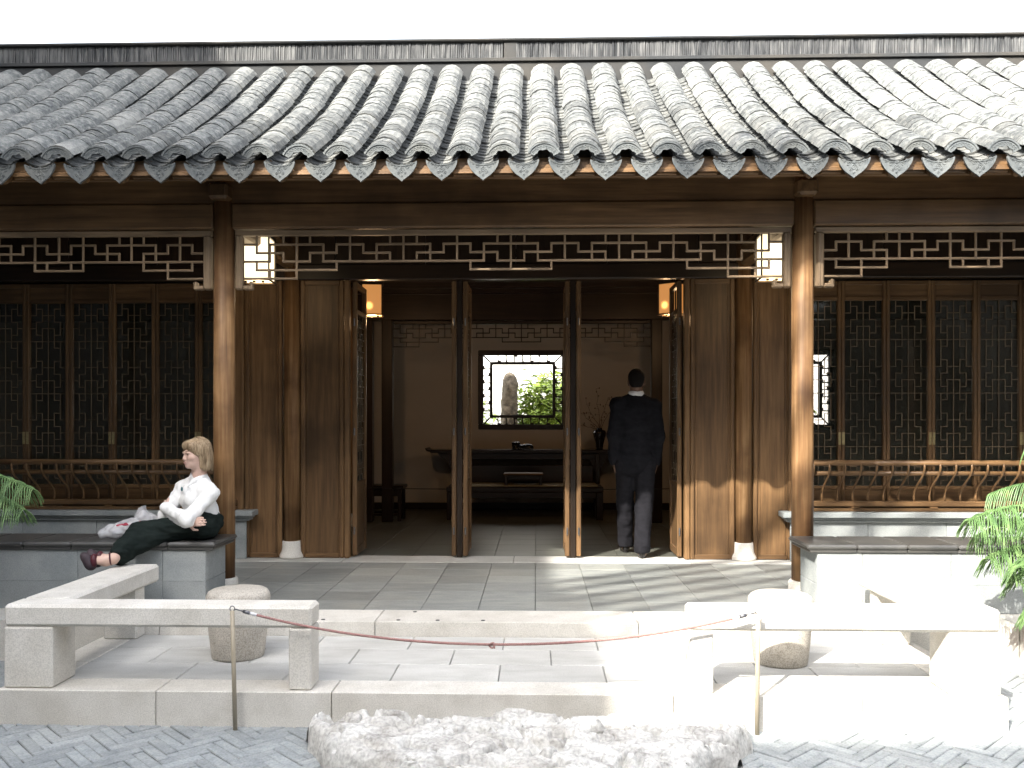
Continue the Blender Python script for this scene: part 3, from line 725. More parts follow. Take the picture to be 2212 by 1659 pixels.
def endtile():
    mb = MB(); w, sag = .109, .070; Rr = (w * w + sag * sag) / (2 * sag); a0 = math.asin(w / Rr); n = 26; vs = []
    for k in range(n + 1):
        a = -a0 + 2 * a0 * k / n; ro = Rr + (.005 if k % 2 else -.001); ri = Rr - .050 + .004 * math.cos(k * .8)
        for r_ in (ro, Rr - .010, Rr - .011, ri):
            for y in ((-.006 if r_ > Rr - .0105 else .0), .012): vs.append((r_ * math.sin(a), y, r_ * math.cos(a) - (Rr - sag)))
    fs = []
    for k in range(n):
        a, b = 8 * k, 8 * (k + 1)
        fs += [(a, a + 2, b + 2, b), (a + 4, a + 6, b + 6, b + 4), (a + 2, a + 4, b + 4, b + 2), (a + 1, b + 1, b + 7, a + 7), (a, b, b + 1, a + 1), (a + 6, a + 7, b + 7, b + 6)]
    mb.add(vs, fs)
    for k in range(9):
        a = -a0 * .8 + 1.6 * a0 * k / 8; r_ = Rr - .030
        c = (r_ * math.sin(a), -.001, r_ * math.cos(a) - (Rr - sag))
        mb.tube([(c[0] + .008 * math.cos(q), c[1], c[2] + .008 * math.sin(q)) for q in (0, 1.2, 2.4, 3.6, 4.8)], .0025, 4)
    return mb
ET = endtile(); eme = bpy.data.meshes.new('end_tile'); eme.from_pydata(ET.v, [], ET.f); eme.materials.append(M['drip'])
for k in range(-19, 20):
    x = .105 + PITCH * k
    place('drip_tile', dme, roof, (x + rt.uniform(-.004, .004), EY - .030, EZ + .004 + rt.uniform(-.004, .004)), (R(7) + rt.uniform(-.03, .03), rt.uniform(-.03, .03), rt.uniform(-.03, .03)))
    place('end_tile', eme, roof, (x - .14, EY - .062, EZ + .072 + rt.uniform(-.003, .003)), (R(6), rt.uniform(-.02, .02), rt.uniform(-.02, .02)))
# ridge
ridge = MB().box(-7.3, 7.3, TY + .05, 8.60, 4.42, 4.955, .004).build('ridge', M['plaster_grey'], hall)
for z0, z1, o in ((4.957, 4.975, .022), (4.976, 4.997, .008)): MB().box(-7.3, 7.3, TY + .05 - o, 8.62, z0, z1, .004).build('ridge_moulding', M['plaster_grey'], ridge)
MB().box(-7.3, 7.3, TY + .10, 8.55, 4.998, 5.15).build('ridge_core', M['plaster_grey'], ridge)
rv = MB(); x = -6.0
while x < 6.0:
    w = rt.uniform(.017, .024)
    if not (-.115 < x < -.0): 
        a = rt.uniform(-.06, .06); h = .148
        rv.add([(x + sx * w * .42 + (a * .05 if tz else 0), TY + .062 + rt.uniform(-.006, .006) + sy * .05, 4.999 + tz * h) for tz in (0, 1) for sy in (0, 1) for sx in (-1, 1)],
               [(0, 1, 3, 2), (4, 6, 7, 5), (0, 4, 5, 1), (1, 5, 7, 3), (3, 7, 6, 2), (2, 6, 4, 0)])
    x += w
tag(rv.build('ridge_tiles', M['ridge_tile'], ridge), kind='stuff')
MB().box(-.112, .0, TY + .055, TY + .12, 4.998, 5.149).build('ridge_block', M['plaster_grey'], ridge)
MB().box(-7.3, 7.3, TY + .03, 8.62, 5.151, 5.178, .008).build('ridge_cap', M['plaster_grey'], ridge)

# ---------------------------------------------------------------- unseen walls and skylight slats, placed and sized for their shade
for x0, x1, y0, y1, z1, lab in ((-7.9, -7.4, -8.0, 9.4, 12.0, 'unseen wall left of the court, sized for the shade it casts'), (7.6, 8.1, -8.0, 9.4, 4.6, 'unseen low wall right of the court, added to limit sky light'), (-7.39, 7.59, -8.0, -7.5, 11.58, 'unseen wall behind the camera, added to shade veranda and ground')):
    q = MB().box(x0, x1, y0, y1, -.03, z1)
    if x1 < 0: q.box(x0 + .01, x1 - .002, y0 + .01, -5.75, z1 + .001, z1 + .38)      # added height that moves the shade edge on the terrace
    tag(q.build('court_shade_wall', M['court_shade_wall']), lab, 'wall', 'unseen shade walls round the court')
sk = empty('skylight_frame', (-6.9, -3.0, 10.8))
tag(sk, 'slatted skylight frame high above the court', 'skylight')
dsl = Vector((.826, .563, 0))
for i in range(6):
    b = 5.98 + .35 * i                                # where this slat's shadow lies on the veranda floor at x = 1.2
    p = Vector((1.2 - .66 * 10.7, b - 1.03 * 10.7, 11.0))
    a0, a1 = p - dsl * 1.75, p + dsl * 3.6
    MB().tube([a0, a1], .088, 4).build('slat', M['wood_x'], sk)
# light well garden behind the hall
gw = MB().box(-9, 9, 17.0, 17.25, -.03, 6.0).build('garden_wall', M['garden_white'])
tag(gw, 'white garden wall seen through the back window', 'wall')
gb = tag(MB().box(-8, 8, 13.3, 17.0, -.03, .36).build('garden_bed', M['soil']), kind='structure')
# ================================================================ stone seats, rails, stools
def bench(s):
    """low stone seat wall with a dark polished cap, running from the column outwards"""
    lab = ('grey stone seat wall with dark cap that the woman sits on', 'sunlit stone seat wall with dark cap beside the right column')[s > 0]
    e = tag(empty('seat_wall', (s * 4.3, 6.3, ZF)), lab, 'bench', 'stone seat walls between the columns')
    X0, X1 = 2.115, 6.9
    core = MB().box(min(s * (X0 + .03), s * X1), max(s * (X0 + .03), s * X1), 6.105, 6.47, ZF + .001, .68).build('core', M['bench'], e)
    js = [X0, 2.42, 3.02, 3.62, 4.22, 4.82, 5.42, 6.9]
    for k, (a, b) in enumerate(zip(js, js[1:])):
        for z0, z1 in ((ZF + .002, .47), (.47, .688)):
            slab(e, 'facing_stone', M['bench'], min(s * a, s * b), max(s * a, s * b), 6.075, 6.105, z0, z1, .001, .003)
    for z0, z1 in ((ZF + .002, .47), (.47, .688)):
        MB().box(min(s * (X0 + .001), s * (X0 + .03)), max(s * (X0 + .001), s * (X0 + .03)), 6.106, 6.47, z0 + .001, z1 - .001, .003).build('facing_stone', M['bench'], e)
    cj = [2.04, 2.38, 2.72, 3.06, 3.4, 3.74, 4.08, 4.42, 4.76, 5.1, 5.6, 6.9]
    for a, b in zip(cj, cj[1:]):
        x0, x1 = min(s * a, s * b), max(s * a, s * b)
        q = MB().box(x0 + .001, x1 - .001, 6.045, 6.52, .712, .745, .012)
        q.box(x0 + .0015 + (.018 if s > 0 and a == 2.04 else 0), x1 - .0015 - (.018 if s < 0 and a == 2.04 else 0), 6.06, 6.50, .689, .7125, .005)
        q.build('cap_stone', M['bench_cap'], e)
bench(-1); bench(1)
def rail(s, xo):
    """L-shaped granite rail: front arm, side arm, corner block, end post, back leg"""
    lab = ('pale granite corner rail in front of the seated woman', 'sunlit granite corner rail beside the right green branch')[s > 0]
    e = tag(empty('stone_rail', (s * 1.85, 5.0, ZT)), lab, 'stone rail', 'granite rails on the terrace')
    def bx(a, b, y0, y1, z0, z1, name, c=.008): return MB().box(min(s * a, s * b), max(s * a, s * b), y0, y1, z0, z1, c).build(name, M['granite'], e)
    bx(.985, xo, 4.572, 4.745, .505, .622, 'front_arm', .016)
    bx(xo - .262, xo, 4.7465, 5.90, .505, .6215, 'side_arm', .016)
    bx(xo - .262, xo - .001, 4.574, 4.815, ZT + .001, .5035, 'corner_block')
    bx(.987, 1.107, 4.574, 4.744, ZT + .001, .5035, 'end_post')
    bx(xo - .235, xo - .02, 5.61, 5.735, ZT + .001, .5035, 'back_leg')
rail(-1, 2.625); rail(1, 2.575)
for s, lab in ((-1, 'drum-shaped granite stool behind the shaded corner rail'), (1, 'drum-shaped granite stool half in sunlight behind the rope post')):
    x, y = (-1.60, 5.24) if s < 0 else (1.62, 5.19)
    o = MB().lathe(x, y, [(.150, ZT + .002), (.153, ZT + .012), (.166, .30), (.177, .42), (.185, .505), (.187, .53), (.184, .552), (.174, .570), (.155, .581), (.11, .587), (.02, .589)], 40).build('stone_stool', M['stool'], None, True)
    tag(o, lab, 'stool', 'granite drum stools')
# rope barrier
for x, lean, lab in ((-1.362, -.018, 'thin tan rope post in front of the shaded granite rail'), (1.312, .006, 'thin tan rope post in front of the sunlit granite rail')):
    p = tag(empty('rope_post', (x, 4.50, 0)), lab, 'post', 'rope barrier posts')
    MB().tube([(x, 4.50, -.02), (x + lean, 4.505, .612)], .0115, 14).build('post_shaft', M['post'], p, True)
    MB().tube([(x + lean + .012 * math.cos(a), 4.505, .622 + .014 * math.sin(a)) for a in [i * math.pi / 8 for i in range(17)]], .0028, 6).build('ring', M['metal'], p, True)
rp = tag(empty('barrier_rope', (0, 4.5, .45)), 'sagging dusty rose rope hung between the two tan posts', 'rope')
A, B = Vector((-1.365, 4.50, .622)), Vector((1.302, 4.50, .618))
def ropep(t):
    x = A.x + (B.x - A.x) * t; c = math.cosh(1.1 * (2 * t - 1)); c1 = math.cosh(1.1)
    return Vector((x, 4.50, A.z + (B.z - A.z) * t - .172 * (c1 - c) / (c1 - 1)))
def helix(t0, t1, r, rr, turns, n, name, strands=3):
    q = MB()
    for k in range(strands):
        pts = []
        for i in range(n + 1):
            t = t0 + (t1 - t0) * i / n; p = ropep(t); a = 2 * math.pi * (turns * i / n + k / strands)
            pts.append(p + Vector((0, math.cos(a), math.sin(a))) * r)
        q.tube(pts, rr, 5)
    return q.build(name, M['rope'], rp, True)
helix(.042, .958, .0034, .0042, 84, 680, 'rope')
for sgn, t0, t1 in ((0, 0.0, .03), (1, 1.0, .97)):
    a, b = ropep(t0), ropep(t1); d = (b - a).normalized()
    q = MB(); q.tube([a, a + (b - a) * .6], .0035, 8); q.build('hook', M['metal'], rp, True)
    q = MB(); q.tube([a + (b - a) * .55, a + (b - a) * 1.0], .009, 10); q.build('swivel', M['metal'], rp, True)
    q = MB(); q.tube([b, ropep(.043 if not sgn else .957)], [.0085, .0078], 10); q.build('ferrule', M['shirt'], rp, True)
kc = ropep(.498)
q = MB()
q.tube([kc + Vector((.014 * math.cos(a * 1.0) * 1.1, .011 * math.sin(a * 2.1), -.004 + .012 * math.sin(a))) for a in [i * .45 for i in range(30)]], .0042, 6)
q.tube([kc + Vector((.008, 0, -.004)), kc + Vector((.016, -.004, -.02))], .004, 6)
q.build('knot', M['rope'], rp, True)

# weathered limestone slab set in front of the terrace
def limestone():
    """layered, pitted slab; the grid follows the rock's own outline"""
    mb = MB(); nx, ny = 300, 130; vs = []; x0, x1, y0, y1 = -.97, 1.28, 3.50, 4.46
    pits = [(-.80, 4.31, .055), (-.60, 4.27, .034), (.56, 4.17, .036), (.51, 4.19, .03), (.12, 4.34, .028), (-.28, 4.33, .035), (.72, 4.2, .022), (-.45, 4.15, .03), (.3, 4.10, .03), (-.1, 4.12, .035), (.0, 4.24, .02), (.9, 4.28, .03)]
    for j in range(ny + 1):
        for i in range(nx + 1):
            u, v = i / nx, j / ny; X = x0 + (x1 - x0) * u; Y = y0 + (y1 - y0) * v
            hw = 1.12 * max(.02, 1 - ((4.44 - Y) / .96) ** 2) ** .7; X = .15 + (2 * u - 1) * hw; d = min(min(u, 1 - u) * 2 * hw, min(v, 1 - v) * (y1 - y0)); p = Vector((X, Y, 0))
            n1 = noise.noise(p * 2.1); n2 = noise.noise(p * 5.5 + Vector((3, 1, 7))); n4 = noise.noise(p * 38); n5 = noise.noise(p * 80)
            w = p + Vector((.10 * n2, .10 * n1, 0))
            r1 = 1 - abs(noise.noise(Vector((w.x * 3.0, w.y * 7.5, 11)))) * 2.2; r2 = 1 - abs(noise.noise(Vector((w.x * 8, w.y * 15, 5)))) * 2.2; r3 = 1 - abs(noise.noise(Vector((w.x * 19, w.y * 30, 2)))) * 2.2
            edge = 1 - math.exp(-max(0, d + .055 * n2 + .03 * n1 - .01) / .022)
            h = .128 + .026 * n1 + .016 * n2 + .026 * r1 + .012 * r2 + .003 * r3 + .002 * n4
            h -= .07 * max(0, 1 - 9 * abs(noise.noise(Vector((w.x * 3.2, w.y * 7.5, 31))))) + .022 * max(0, 1 - 10 * abs(noise.noise(Vector((w.x * 11, w.y * 17, 41)))))
            h = min(h, .156 + .012 * n1 + .25 * max(0, h - .156))            # worn flat on top
            Z = edge * h - (1 - edge) * .06
            for hx, hy, hr in pits:
                dd = math.hypot((X - hx) * .75, (Y - hy) * 1.3) / (hr * 1.35) + .35 * n2
                if dd < 1.25: Z -= .24 * (1.25 - max(0, dd)) ** .6
            vs.append((X + .03 * n2, Y + .03 * n1 + .012 * r3, Z))
    fs = [(j * (nx + 1) + i, j * (nx + 1) + i + 1, (j + 1) * (nx + 1) + i + 1, (j + 1) * (nx + 1) + i) for j in range(ny) for i in range(nx)]
    return mb.add(vs, fs).build('limestone_slab', M['limestone'], None, True)
tag(limestone(), 'rough white pitted limestone slab lying before the terrace step', 'rock')

# ---------------------------------------------------------------- lanterns
def lantern(x, y, z0, z1, w, mat, rot, lab, grp, power, col, bulb):
    e = tag(empty('lantern', (x, y, z0)), lab, 'lantern', grp)
    e.rotation_euler = (0, 0, rot)
    h = w / 2
    def sub(mb, name, m):
        me = bpy.data.meshes.new(name); me.from_pydata(mb.v, [], mb.f); me.materials.append(m)
        o = bpy.data.objects.new(name, me); COL.objects.link(o); o.parent = e; return o
    H_ = z1 - z0
    q = MB(); q.add([(-h + .008, -h + .008, .012), (h - .008, -h + .008, .012), (h - .008, h - .008, .012), (-h + .008, h - .008, .012), (-h + .008, -h + .008, H_ - .012), (h - .008, -h + .008, H_ - .012), (h - .008, h - .008, H_ - .012), (-h + .008, h - .008, H_ - .012)],
        [(0, 1, 5, 4), (1, 2, 6, 5), (2, 3, 7, 6), (3, 0, 4, 7)])
    sub(q, 'paper_shade', mat)
    q = MB()
    for sx in (-1, 1):
        for sy in (-1, 1): q.box(sx * h - .006, sx * h + .006, sy * h - .006, sy * h + .006, 0, H_)
    for zz in (0, H_ - .014):
        for s_ in (-1, 1):
            q.box(-h, h, s_ * h - .007, s_ * h + .007, zz, zz + .014); q.box(s_ * h - .0065, s_ * h + .0065, -h, h, zz + .001, zz + .013)
    sub(q, 'lantern_frame', M['dark_z'])
    q = MB(); q.box(-h - .01, h + .01, -h - .01, h + .01, H_, H_ + .012); q.tube([(0, 0, H_), (0, 0, max(H_ + .1, 3.3 - z0))], .005, 6); sub(q, 'hanger', M['dark_z'])
    q = MB()
    for k in range(-1, 2):
        q.box(k * h * .6 - .012, k * h * .6 + .012, -h - .003, -h + .003, -.022, -.004)
    sub(q, 'apron', M['dark_x'])
    l = bpy.data.lights.new('lantern_bulb', 'POINT'); l.energy = power; l.color = col; l.shadow_soft_size = .05
    lo = bpy.data.objects.new('lantern_bulb', l); COL.objects.link(lo); lo.parent = e; lo.location = bulb
    return e
G1, G2 = 'bright lanterns hung in the veranda corners', 'amber lanterns hung inside the doors'
lantern(-2.17, 7.40, 2.765, 3.14, .24, M['lamp_white'], R(4), 'bright cream paper lantern behind the hanging lattice near the left column', G1, .5, (1, .75, .45), (0, 0, -.06))
lantern(2.17, 7.40, 2.765, 3.14, .24, M['lamp_white'], R(-3), 'bright cream paper lantern behind the hanging lattice near the right column', G1, .5, (1, .75, .45), (0, 0, -.06))
lantern(-1.55, 9.3, 2.70, 3.035, .21, M['lamp_amber'], R(8), 'amber paper lantern with a glowing bulb hanging inside the left doorway', G2, 3.0, (1, .62, .32), (0, 0, -.06))
lantern(1.62, 9.3, 2.70, 3.035, .21, M['lamp_amber'], R(-40), 'amber paper lantern half hidden by the right door leaf', G2, 3.0, (1, .62, .32), (0, 0, -.06))

# ---------------------------------------------------------------- furniture in the room
def legs(e, pts, w, z0, z1, m, name='leg'):
    for x, y in pts: MB().box(x - w, x + w, y - w, y + w, z0, z1, .006).build(name, m, e)
at_ = tag(empty('altar_table', (0, 12.55, ZF)), 'long dark altar table with upturned ends under the back window', 'table')
q = MB(); q.box(-1.30, 1.36, 12.33, 12.77, 1.13, 1.175, .008); tt = q.build('table_top', M['dark_x'], at_)
for s, x in ((-1, -1.30), (1, 1.36)):
    q = MB(); q.prism([(0, 0), (.05, .012), (.075, .045), (.06, .06), (.035, .035), (0, .03)], lambda u, v: (x + s * u, 12.335, 1.145 + v), (0, .43, 0)); q.build('everted_flange', M['dark_x'], tt)
q = MB(); q.box(-1.0, 1.08, 12.38, 12.40, 1.04, 1.128, .004); q.build('apron', M['dark_x'], at_)
for x in (-.97, 1.05):
    for y in (12.39, 12.71): MB().box(x - .035, x + .035, y - .03, y + .03, ZF, 1.128, .008).build('leg', M['dark_z'], at_)
    MB().box(x - .02, x + .02, 12.42, 12.68, ZF + .06, ZF + .1, .004).build('stretcher', M['dark_y'], at_)
    for s in (-1, 1):
        MB().prism([(0, 0), (.2, 0), (.15, -.05), (.07, -.1), (.03, -.2), (0, -.24)], lambda u, v: (x + s * (.035 + u), 12.385, 1.127 + v), (0, .02, 0)).build('spandrel', M['dark_z'], at_)
db = tag(empty('daybed', (.03, 11.9, ZF)), 'low dark wooden daybed with straw seat in front of the altar table', 'daybed')
MB().box(-1.0, 1.08, 11.62, 12.22, .64, .712, .01).build('seat_frame', M['dark_x'], db)
MB().box(-.93, 1.01, 11.66, 12.18, .7125, .728, .004).build('seat_mat', M['mat_straw'], db)
legs(db, [(-.95, 11.67), (1.03, 11.67), (-.95, 12.17), (1.03, 12.17)], .045, ZF, .638, M['dark_z'])
MB().box(-.90, .98, 11.63, 11.655, .56, .638, .005).build('apron', M['dark_x'], db)
MB().box(-.9, .98, 12.2, 12.225, .72, .97, .008).build('back_panel', M['dark_x'], db)
kt = tag(empty('low_table', (.02, 11.85, .729)), 'small low kang table standing on the straw daybed', 'table')
MB().box(-.245, .285, 11.72, 12.0, .86, .885, .008).build('table_top', M['wood_x'], kt)
legs(kt, [(-.21, 11.75), (.25, 11.75), (-.21, 11.97), (.25, 11.97)], .022, .729, .859, M['dark_z'])
MB().box(-.19, .23, 11.735, 11.75, .80, .859, .004).build('apron', M['dark_x'], kt)
st = tag(empty('wooden_stool', (-1.80, 11.6, ZF)), 'small square dark wooden stool by the left room posts', 'stool')
MB().box(-2.06, -1.54, 11.4, 11.8, .695, .74, .008).build('seat', M['dark_x'], st)
legs(st, [(-2.01, 11.44), (-1.59, 11.44), (-2.01, 11.76), (-1.59, 11.76)], .025, ZF, .694, M['dark_z'])
for y in (11.44, 11.76): MB().box(-1.984, -1.616, y - .015, y + .015, ZF + .07, ZF + .1, .004).build('stretcher', M['dark_x'], st)
MB().box(-1.984, -1.616, 11.43, 11.445, .60, .694, .004).build('apron', M['dark_x'], st)
vz = MB().lathe(1.09, 12.5, [(.045, 1.1765), (.05, 1.20), (.055, 1.26), (.085, 1.36), (.096, 1.41), (.085, 1.445), (.04, 1.462), (.035, 1.475), (.042, 1.485)], 24).build('vase', M['vase'], None, True)
tag(vz, 'black glazed vase holding thin branches on the altar table', 'vase')
fb = MB(); fr_ = random.Random(5)
for k, (dx, dz, dy) in enumerate(((-.05, .58, .0), (-.26, .22, -.05), (.2, .3, .05), (-.2, .40, .06), (.12, .46, -.05), (-.30, .06, .0))):
    pts = [Vector((1.09, 12.5, 1.46))]
    for i in range(1, 8): pts.append(Vector((1.09 + dx * i / 7 + fr_.uniform(-.014, .014), 12.5 + dy * i / 7, 1.46 + dz * (i / 7) ** .85 + fr_.uniform(-.01, .01))))
    fb.tube(pts, [.0055 - .0005 * i for i in range(8)], 5)
    for i in range(2, 8):
        a = fr_.uniform(0, 6.3); tip = pts[i] + Vector((.055 * math.cos(a), .02, .05 * abs(math.sin(a)) - .01)); fb.tube([pts[i], tip], [.003, .0015], 4)
        fb.ell(tip, (.010, .010, .014), None, 6, 4)
tag(fb.build('flower_branch', M['bark']), 'sprays of thin budding twigs standing in the black vase', 'branches')
cv = VOL(.015)
cv.ell((.0, 12.5, 1.195), (.15, .07, .055)); cv.ell((.07, 12.5, 1.21), (.085, .06, .05)); cv.ell((-.10, 12.5, 1.23), (.055, .05, .05)); cv.ell((-.135, 12.5, 1.265), (.025, .02, .02)); cv.ell((-.07, 12.5, 1.27), (.035, .03, .018)); cv.box(-.155, .145, 12.44, 12.56, 1.1755, 1.195)
cvo = organic('stone_carving', cv, M['black'], None, .007); tag(cvo, 'glossy black low carving lying on the altar table', 'carving')
ro = tag(empty('room_rope', (0, 11.0, .78)), 'thin dark cord stretched low across the room', 'cord')
MB().tube([(-2.4 + .2 * i, 11.15, .735 - .02 * math.sin(i * math.pi / 24)) for i in range(25)], .006, 6).build('cord', M['hole'], ro, True)
for x in (-2.4, 2.4): MB().tube([(x, 11.15, ZF), (x, 11.15, .76)], .01, 8).build('cord_post', M['dark_z'], ro)

# ---------------------------------------------------------------- light well: rock pinnacle and bamboo
rk = MB(); nz, na = 60, 40; vs = []
for j in range(nz + 1):
    for i in range(na):
        t = j / nz; a = 2 * math.pi * i / na; r = .165 * (1 - .22 * t) * (1 if t < .86 else math.sqrt(max(0, 1 - ((t - .86) / .14) ** 2)))
        p = Vector((math.cos(a), math.sin(a), t * 6)); r *= 1 + .20 * noise.noise(p * 1.6) + .12 * noise.noise(p * 4) + .06 * noise.noise(p * 9)
        vs.append((-.25 + r * math.cos(a), 14.6 + r * math.sin(a), .34 + t * 2.06))
rk.add(vs, [(j * na + i, j * na + (i + 1) % na, (j + 1) * na + (i + 1) % na, (j + 1) * na + i) for j in range(nz) for i in range(na)])
tag(rk.build('rock_pinnacle', M['lake_rock'], None, True), 'tall round-topped rock pinnacle seen in the back window', 'rock')
def bamboo(x, y, n, hgt, spread, seed, lab):
    e = tag(empty('bamboo', (x, y, .36)), lab, 'bamboo', 'bamboo clumps behind the hall'); r_ = random.Random(seed)
    lf = MB()
    for k in range(n):
        bx, by = x + r_.uniform(-spread, spread) * .6, y + r_.uniform(-.3, .3); hh = hgt * r_.uniform(.7, 1.05); lx = r_.uniform(-.25, .25)
        pts = [(bx + lx * (i / 8) ** 2, by, .34 + hh * i / 8) for i in range(9)]
        MB().tube(pts, [.011 * (1 - .08 * i) for i in range(9)], 6).build('culm', M['bamboo'], e, True)
        for i in range(420):
            t = r_.uniform(.12, 1); c = Vector((bx + lx * t * t + r_.gauss(0, .16), by + r_.gauss(0, .15), .34 + hh * t + r_.gauss(0, .07)))
            a = r_.uniform(0, 6.28); L_ = r_.uniform(.10, .22); d = Vector((math.cos(a), .5 * math.sin(a), r_.uniform(-.8, .25))).normalized() * L_; s_ = d.cross(Vector((r_.uniform(-1, 1), r_.uniform(-1, 1), 1))).normalized() * L_ * .13
            lf.add([c, c + d * .4 + s_, c + d, c + d * .4 - s_], [(0, 1, 2, 3)])
    tag(lf.build('leaves', M['bamboo_leaf'], e), kind='stuff')
bamboo(.42, 15.0, 16, 2.0, .62, 2, 'bright green bamboo clump right of the rock pinnacle')
bamboo(-.95, 15.4, 9, 1.65, .5, 4, 'thin bamboo clump left of the rock pinnacle')
bamboo(4.4, 15.2, 9, 1.7, .6, 6, 'bamboo clump seen through the far right back window')
bamboo(-5.0, 15.2, 9, 1.7, .6, 8, 'bamboo clump seen through the far left back window')

# ---------------------------------------------------------------- potted araucarias at both edges of the picture
def araucaria(x, y, zb, branches, seed, lab):
    e = tag(empty('araucaria_tree', (x, y, zb)), lab, 'tree', 'potted araucarias'); r_ = random.Random(seed)
    MB().lathe(x, y, [(.13, zb), (.15, zb + .02), (.19, zb + .30), (.21, zb + .31), (.21, zb + .35), (.19, zb + .35), (.17, zb + .33)], 28).build('pot', M['terracotta'], e, True)
    MB().tube([(x, y, zb + .3), (x + .01, y, zb + .8), (x, y, zb + 1.35), (x, y, zb + 1.7)], [.024, .02, .014, .006], 10).build('trunk', M['bark'], e, True)
    for tip in branches:
        tip = Vector(tip); base = Vector((x, y, tip.z + .06 + .12 * r_.random())); br = MB(); L_ = (tip - base).length; n = int(L_ / .013)
        axis = []
        for i in range(n + 1):
            t = i / n; p = base.lerp(tip, t); p.z += .09 * math.sin(t * math.pi * .9) * L_ ; axis.append(p)
        br.tube(axis[::3] + [axis[-1]], [.006 * (1 - .7 * k / (len(axis[::3]))) for k in range(len(axis[::3]) + 1)], 6)
        dirv = (tip - base).normalized(); sd_ = dirv.cross(Vector((0, 0, 1))).normalized()
        for i in range(int(n * .15), n + 1):
            t = i / n
            for s_ in (-1, 1):
                ln_ = (.20 * math.sin(min(1, (1 - t) * 2.4 + .28) * math.pi / 2)) * r_.uniform(.8, 1.1) + .03
                p0 = axis[i]; pts = []
                for k in range(8):
                    u = k / 7
                    pts.append(p0 + sd_ * s_ * ln_ * (.62 * u + .05 * math.sin(u * 5 + i)) + dirv * ln_ * .30 * u + Vector((0, 0, 1)) * ln_ * (.22 * u - 1.0 * u * u) + Vector((r_.uniform(-1, 1), r_.uniform(-1, 1), 0)) * .002)
                br.tube(pts, [.0030, .0036, .0036, .0036, .0034, .0031, .0026, .0014], 5)
                for k in range(18):
                    u = (k + r_.random()) / 18 * 6.99; a = int(u); q0 = pts[a].lerp(pts[a + 1], u - a); ax = (pts[a + 1] - pts[a]).normalized()
                    o_ = ax.cross(Vector((r_.uniform(-1, 1), r_.uniform(-1, 1), r_.uniform(-1, 1)))).normalized()
                    tp = q0 + o_ * .0072 + ax * .008; w_ = ax.cross(o_) * .0011
                    br.add([q0 - w_, q0 + w_, tp], [(0, 1, 2)])
        tag(br.build('branch', M['needle'], e), kind='stuff')
araucaria(3.42, 5.45, 0, [(2.76, 5.30, .98), (2.96, 5.10, .74), (3.05, 5.62, 1.12), (3.0, 5.0, .50), (3.5, 4.85, .85), (3.9, 5.3, .95), (2.90, 5.5, .86), (2.88, 5.3, .76), (3.02, 5.25, .64), (3.0, 4.98, 1.02), (3.62, 5.35, 1.42), (3.3, 5.6, 1.48), (3.65, 5.65, 1.3)], 21, 'feathery green araucaria in a terracotta pot at the right edge')
araucaria(-3.75, 5.55, 0, [(-2.98, 5.45, 1.14), (-3.0, 5.38, 1.02), (-3.15, 5.2, .88), (-3.5, 5.9, 1.1), (-4.3, 5.3, .9), (-3.95, 5.4, 1.44), (-3.55, 5.65, 1.5), (-4.1, 5.7, 1.2)], 33, 'feathery green araucaria branches reaching in at the left edge')
# ================================================================ people
def frame3(fwd, up=(0, 0, 1)):
    f = Vector(fwd).normalized(); u = Vector(up); r = f.cross(u).normalized(); u = r.cross(f).normalized()
    return Matrix((r, f, u)).transposed()
def head_volumes(mb, c, m, k=1.0):
    """skull, jaw, cheeks, nose, lips, chin and ears, in the head's own axes (x right, y forward, z up)"""
    mb.bl = .02
    def E(p, r): mb.ell(Vector(c) + m @ (Vector(p) * k), tuple(v * k for v in r), m)
    E((0, -.018, .028), (.074, .092, .088)); E((0, .025, -.02), (.062, .068, .082)); E((0, .040, -.070), (.046, .047, .040))
    mb.bl = .014
    E((0, .070, -.092), (.022, .022, .020))
    for s in (-1, 1):
        E((s * .036, .062, -.022), (.026, .026, .028)); E((s * .030, .082, .018), (.026, .014, .009)); E((s * .074, -.012, -.012), (.010, .019, .032)); E((s * .010, .098, -.035), (.008, .008, .007))
    mb.bl = .006
    mb.cap2(Vector(c) + m @ (Vector((0, .088, .008)) * k), Vector(c) + m @ (Vector((0, .104, -.030)) * k), .0075 * k, .0105 * k, 8)
    E((0, .089, -.058), (.022, .011, .0065)); E((0, .087, -.068), (.019, .011, .007)); mb.bl = .03
def face_bits(e, c, m, k=1.0):
    for s in (-1, 1):
        MB().ell(Vector(c) + m @ (Vector((s * .031, .0835, .0035)) * k), (.0125 * k, .006 * k, .0055 * k), m).build('eye', M['eye'], e, True)
        q = MB(); q.tube([Vector(c) + m @ (Vector((s * (.014 + .036 * t), .097 - .017 * t * t, .0245 + .007 * math.sin(t * 2.6))) * k) for t in (0, .25, .5, .75, 1)], [.0012, .0026, .0026, .002, .001], 6); q.build('eyebrow', M['hair'], e, True)
    q = MB(); q.ell(Vector(c) + m @ (Vector((0, .0955, -.0585)) * k), (.021 * k, .0065 * k, .0038 * k), m); q.ell(Vector(c) + m @ (Vector((0, .0940, -.0655)) * k), (.018 * k, .007 * k, .0045 * k), m); q.build('lips', M['lip'], e, True)
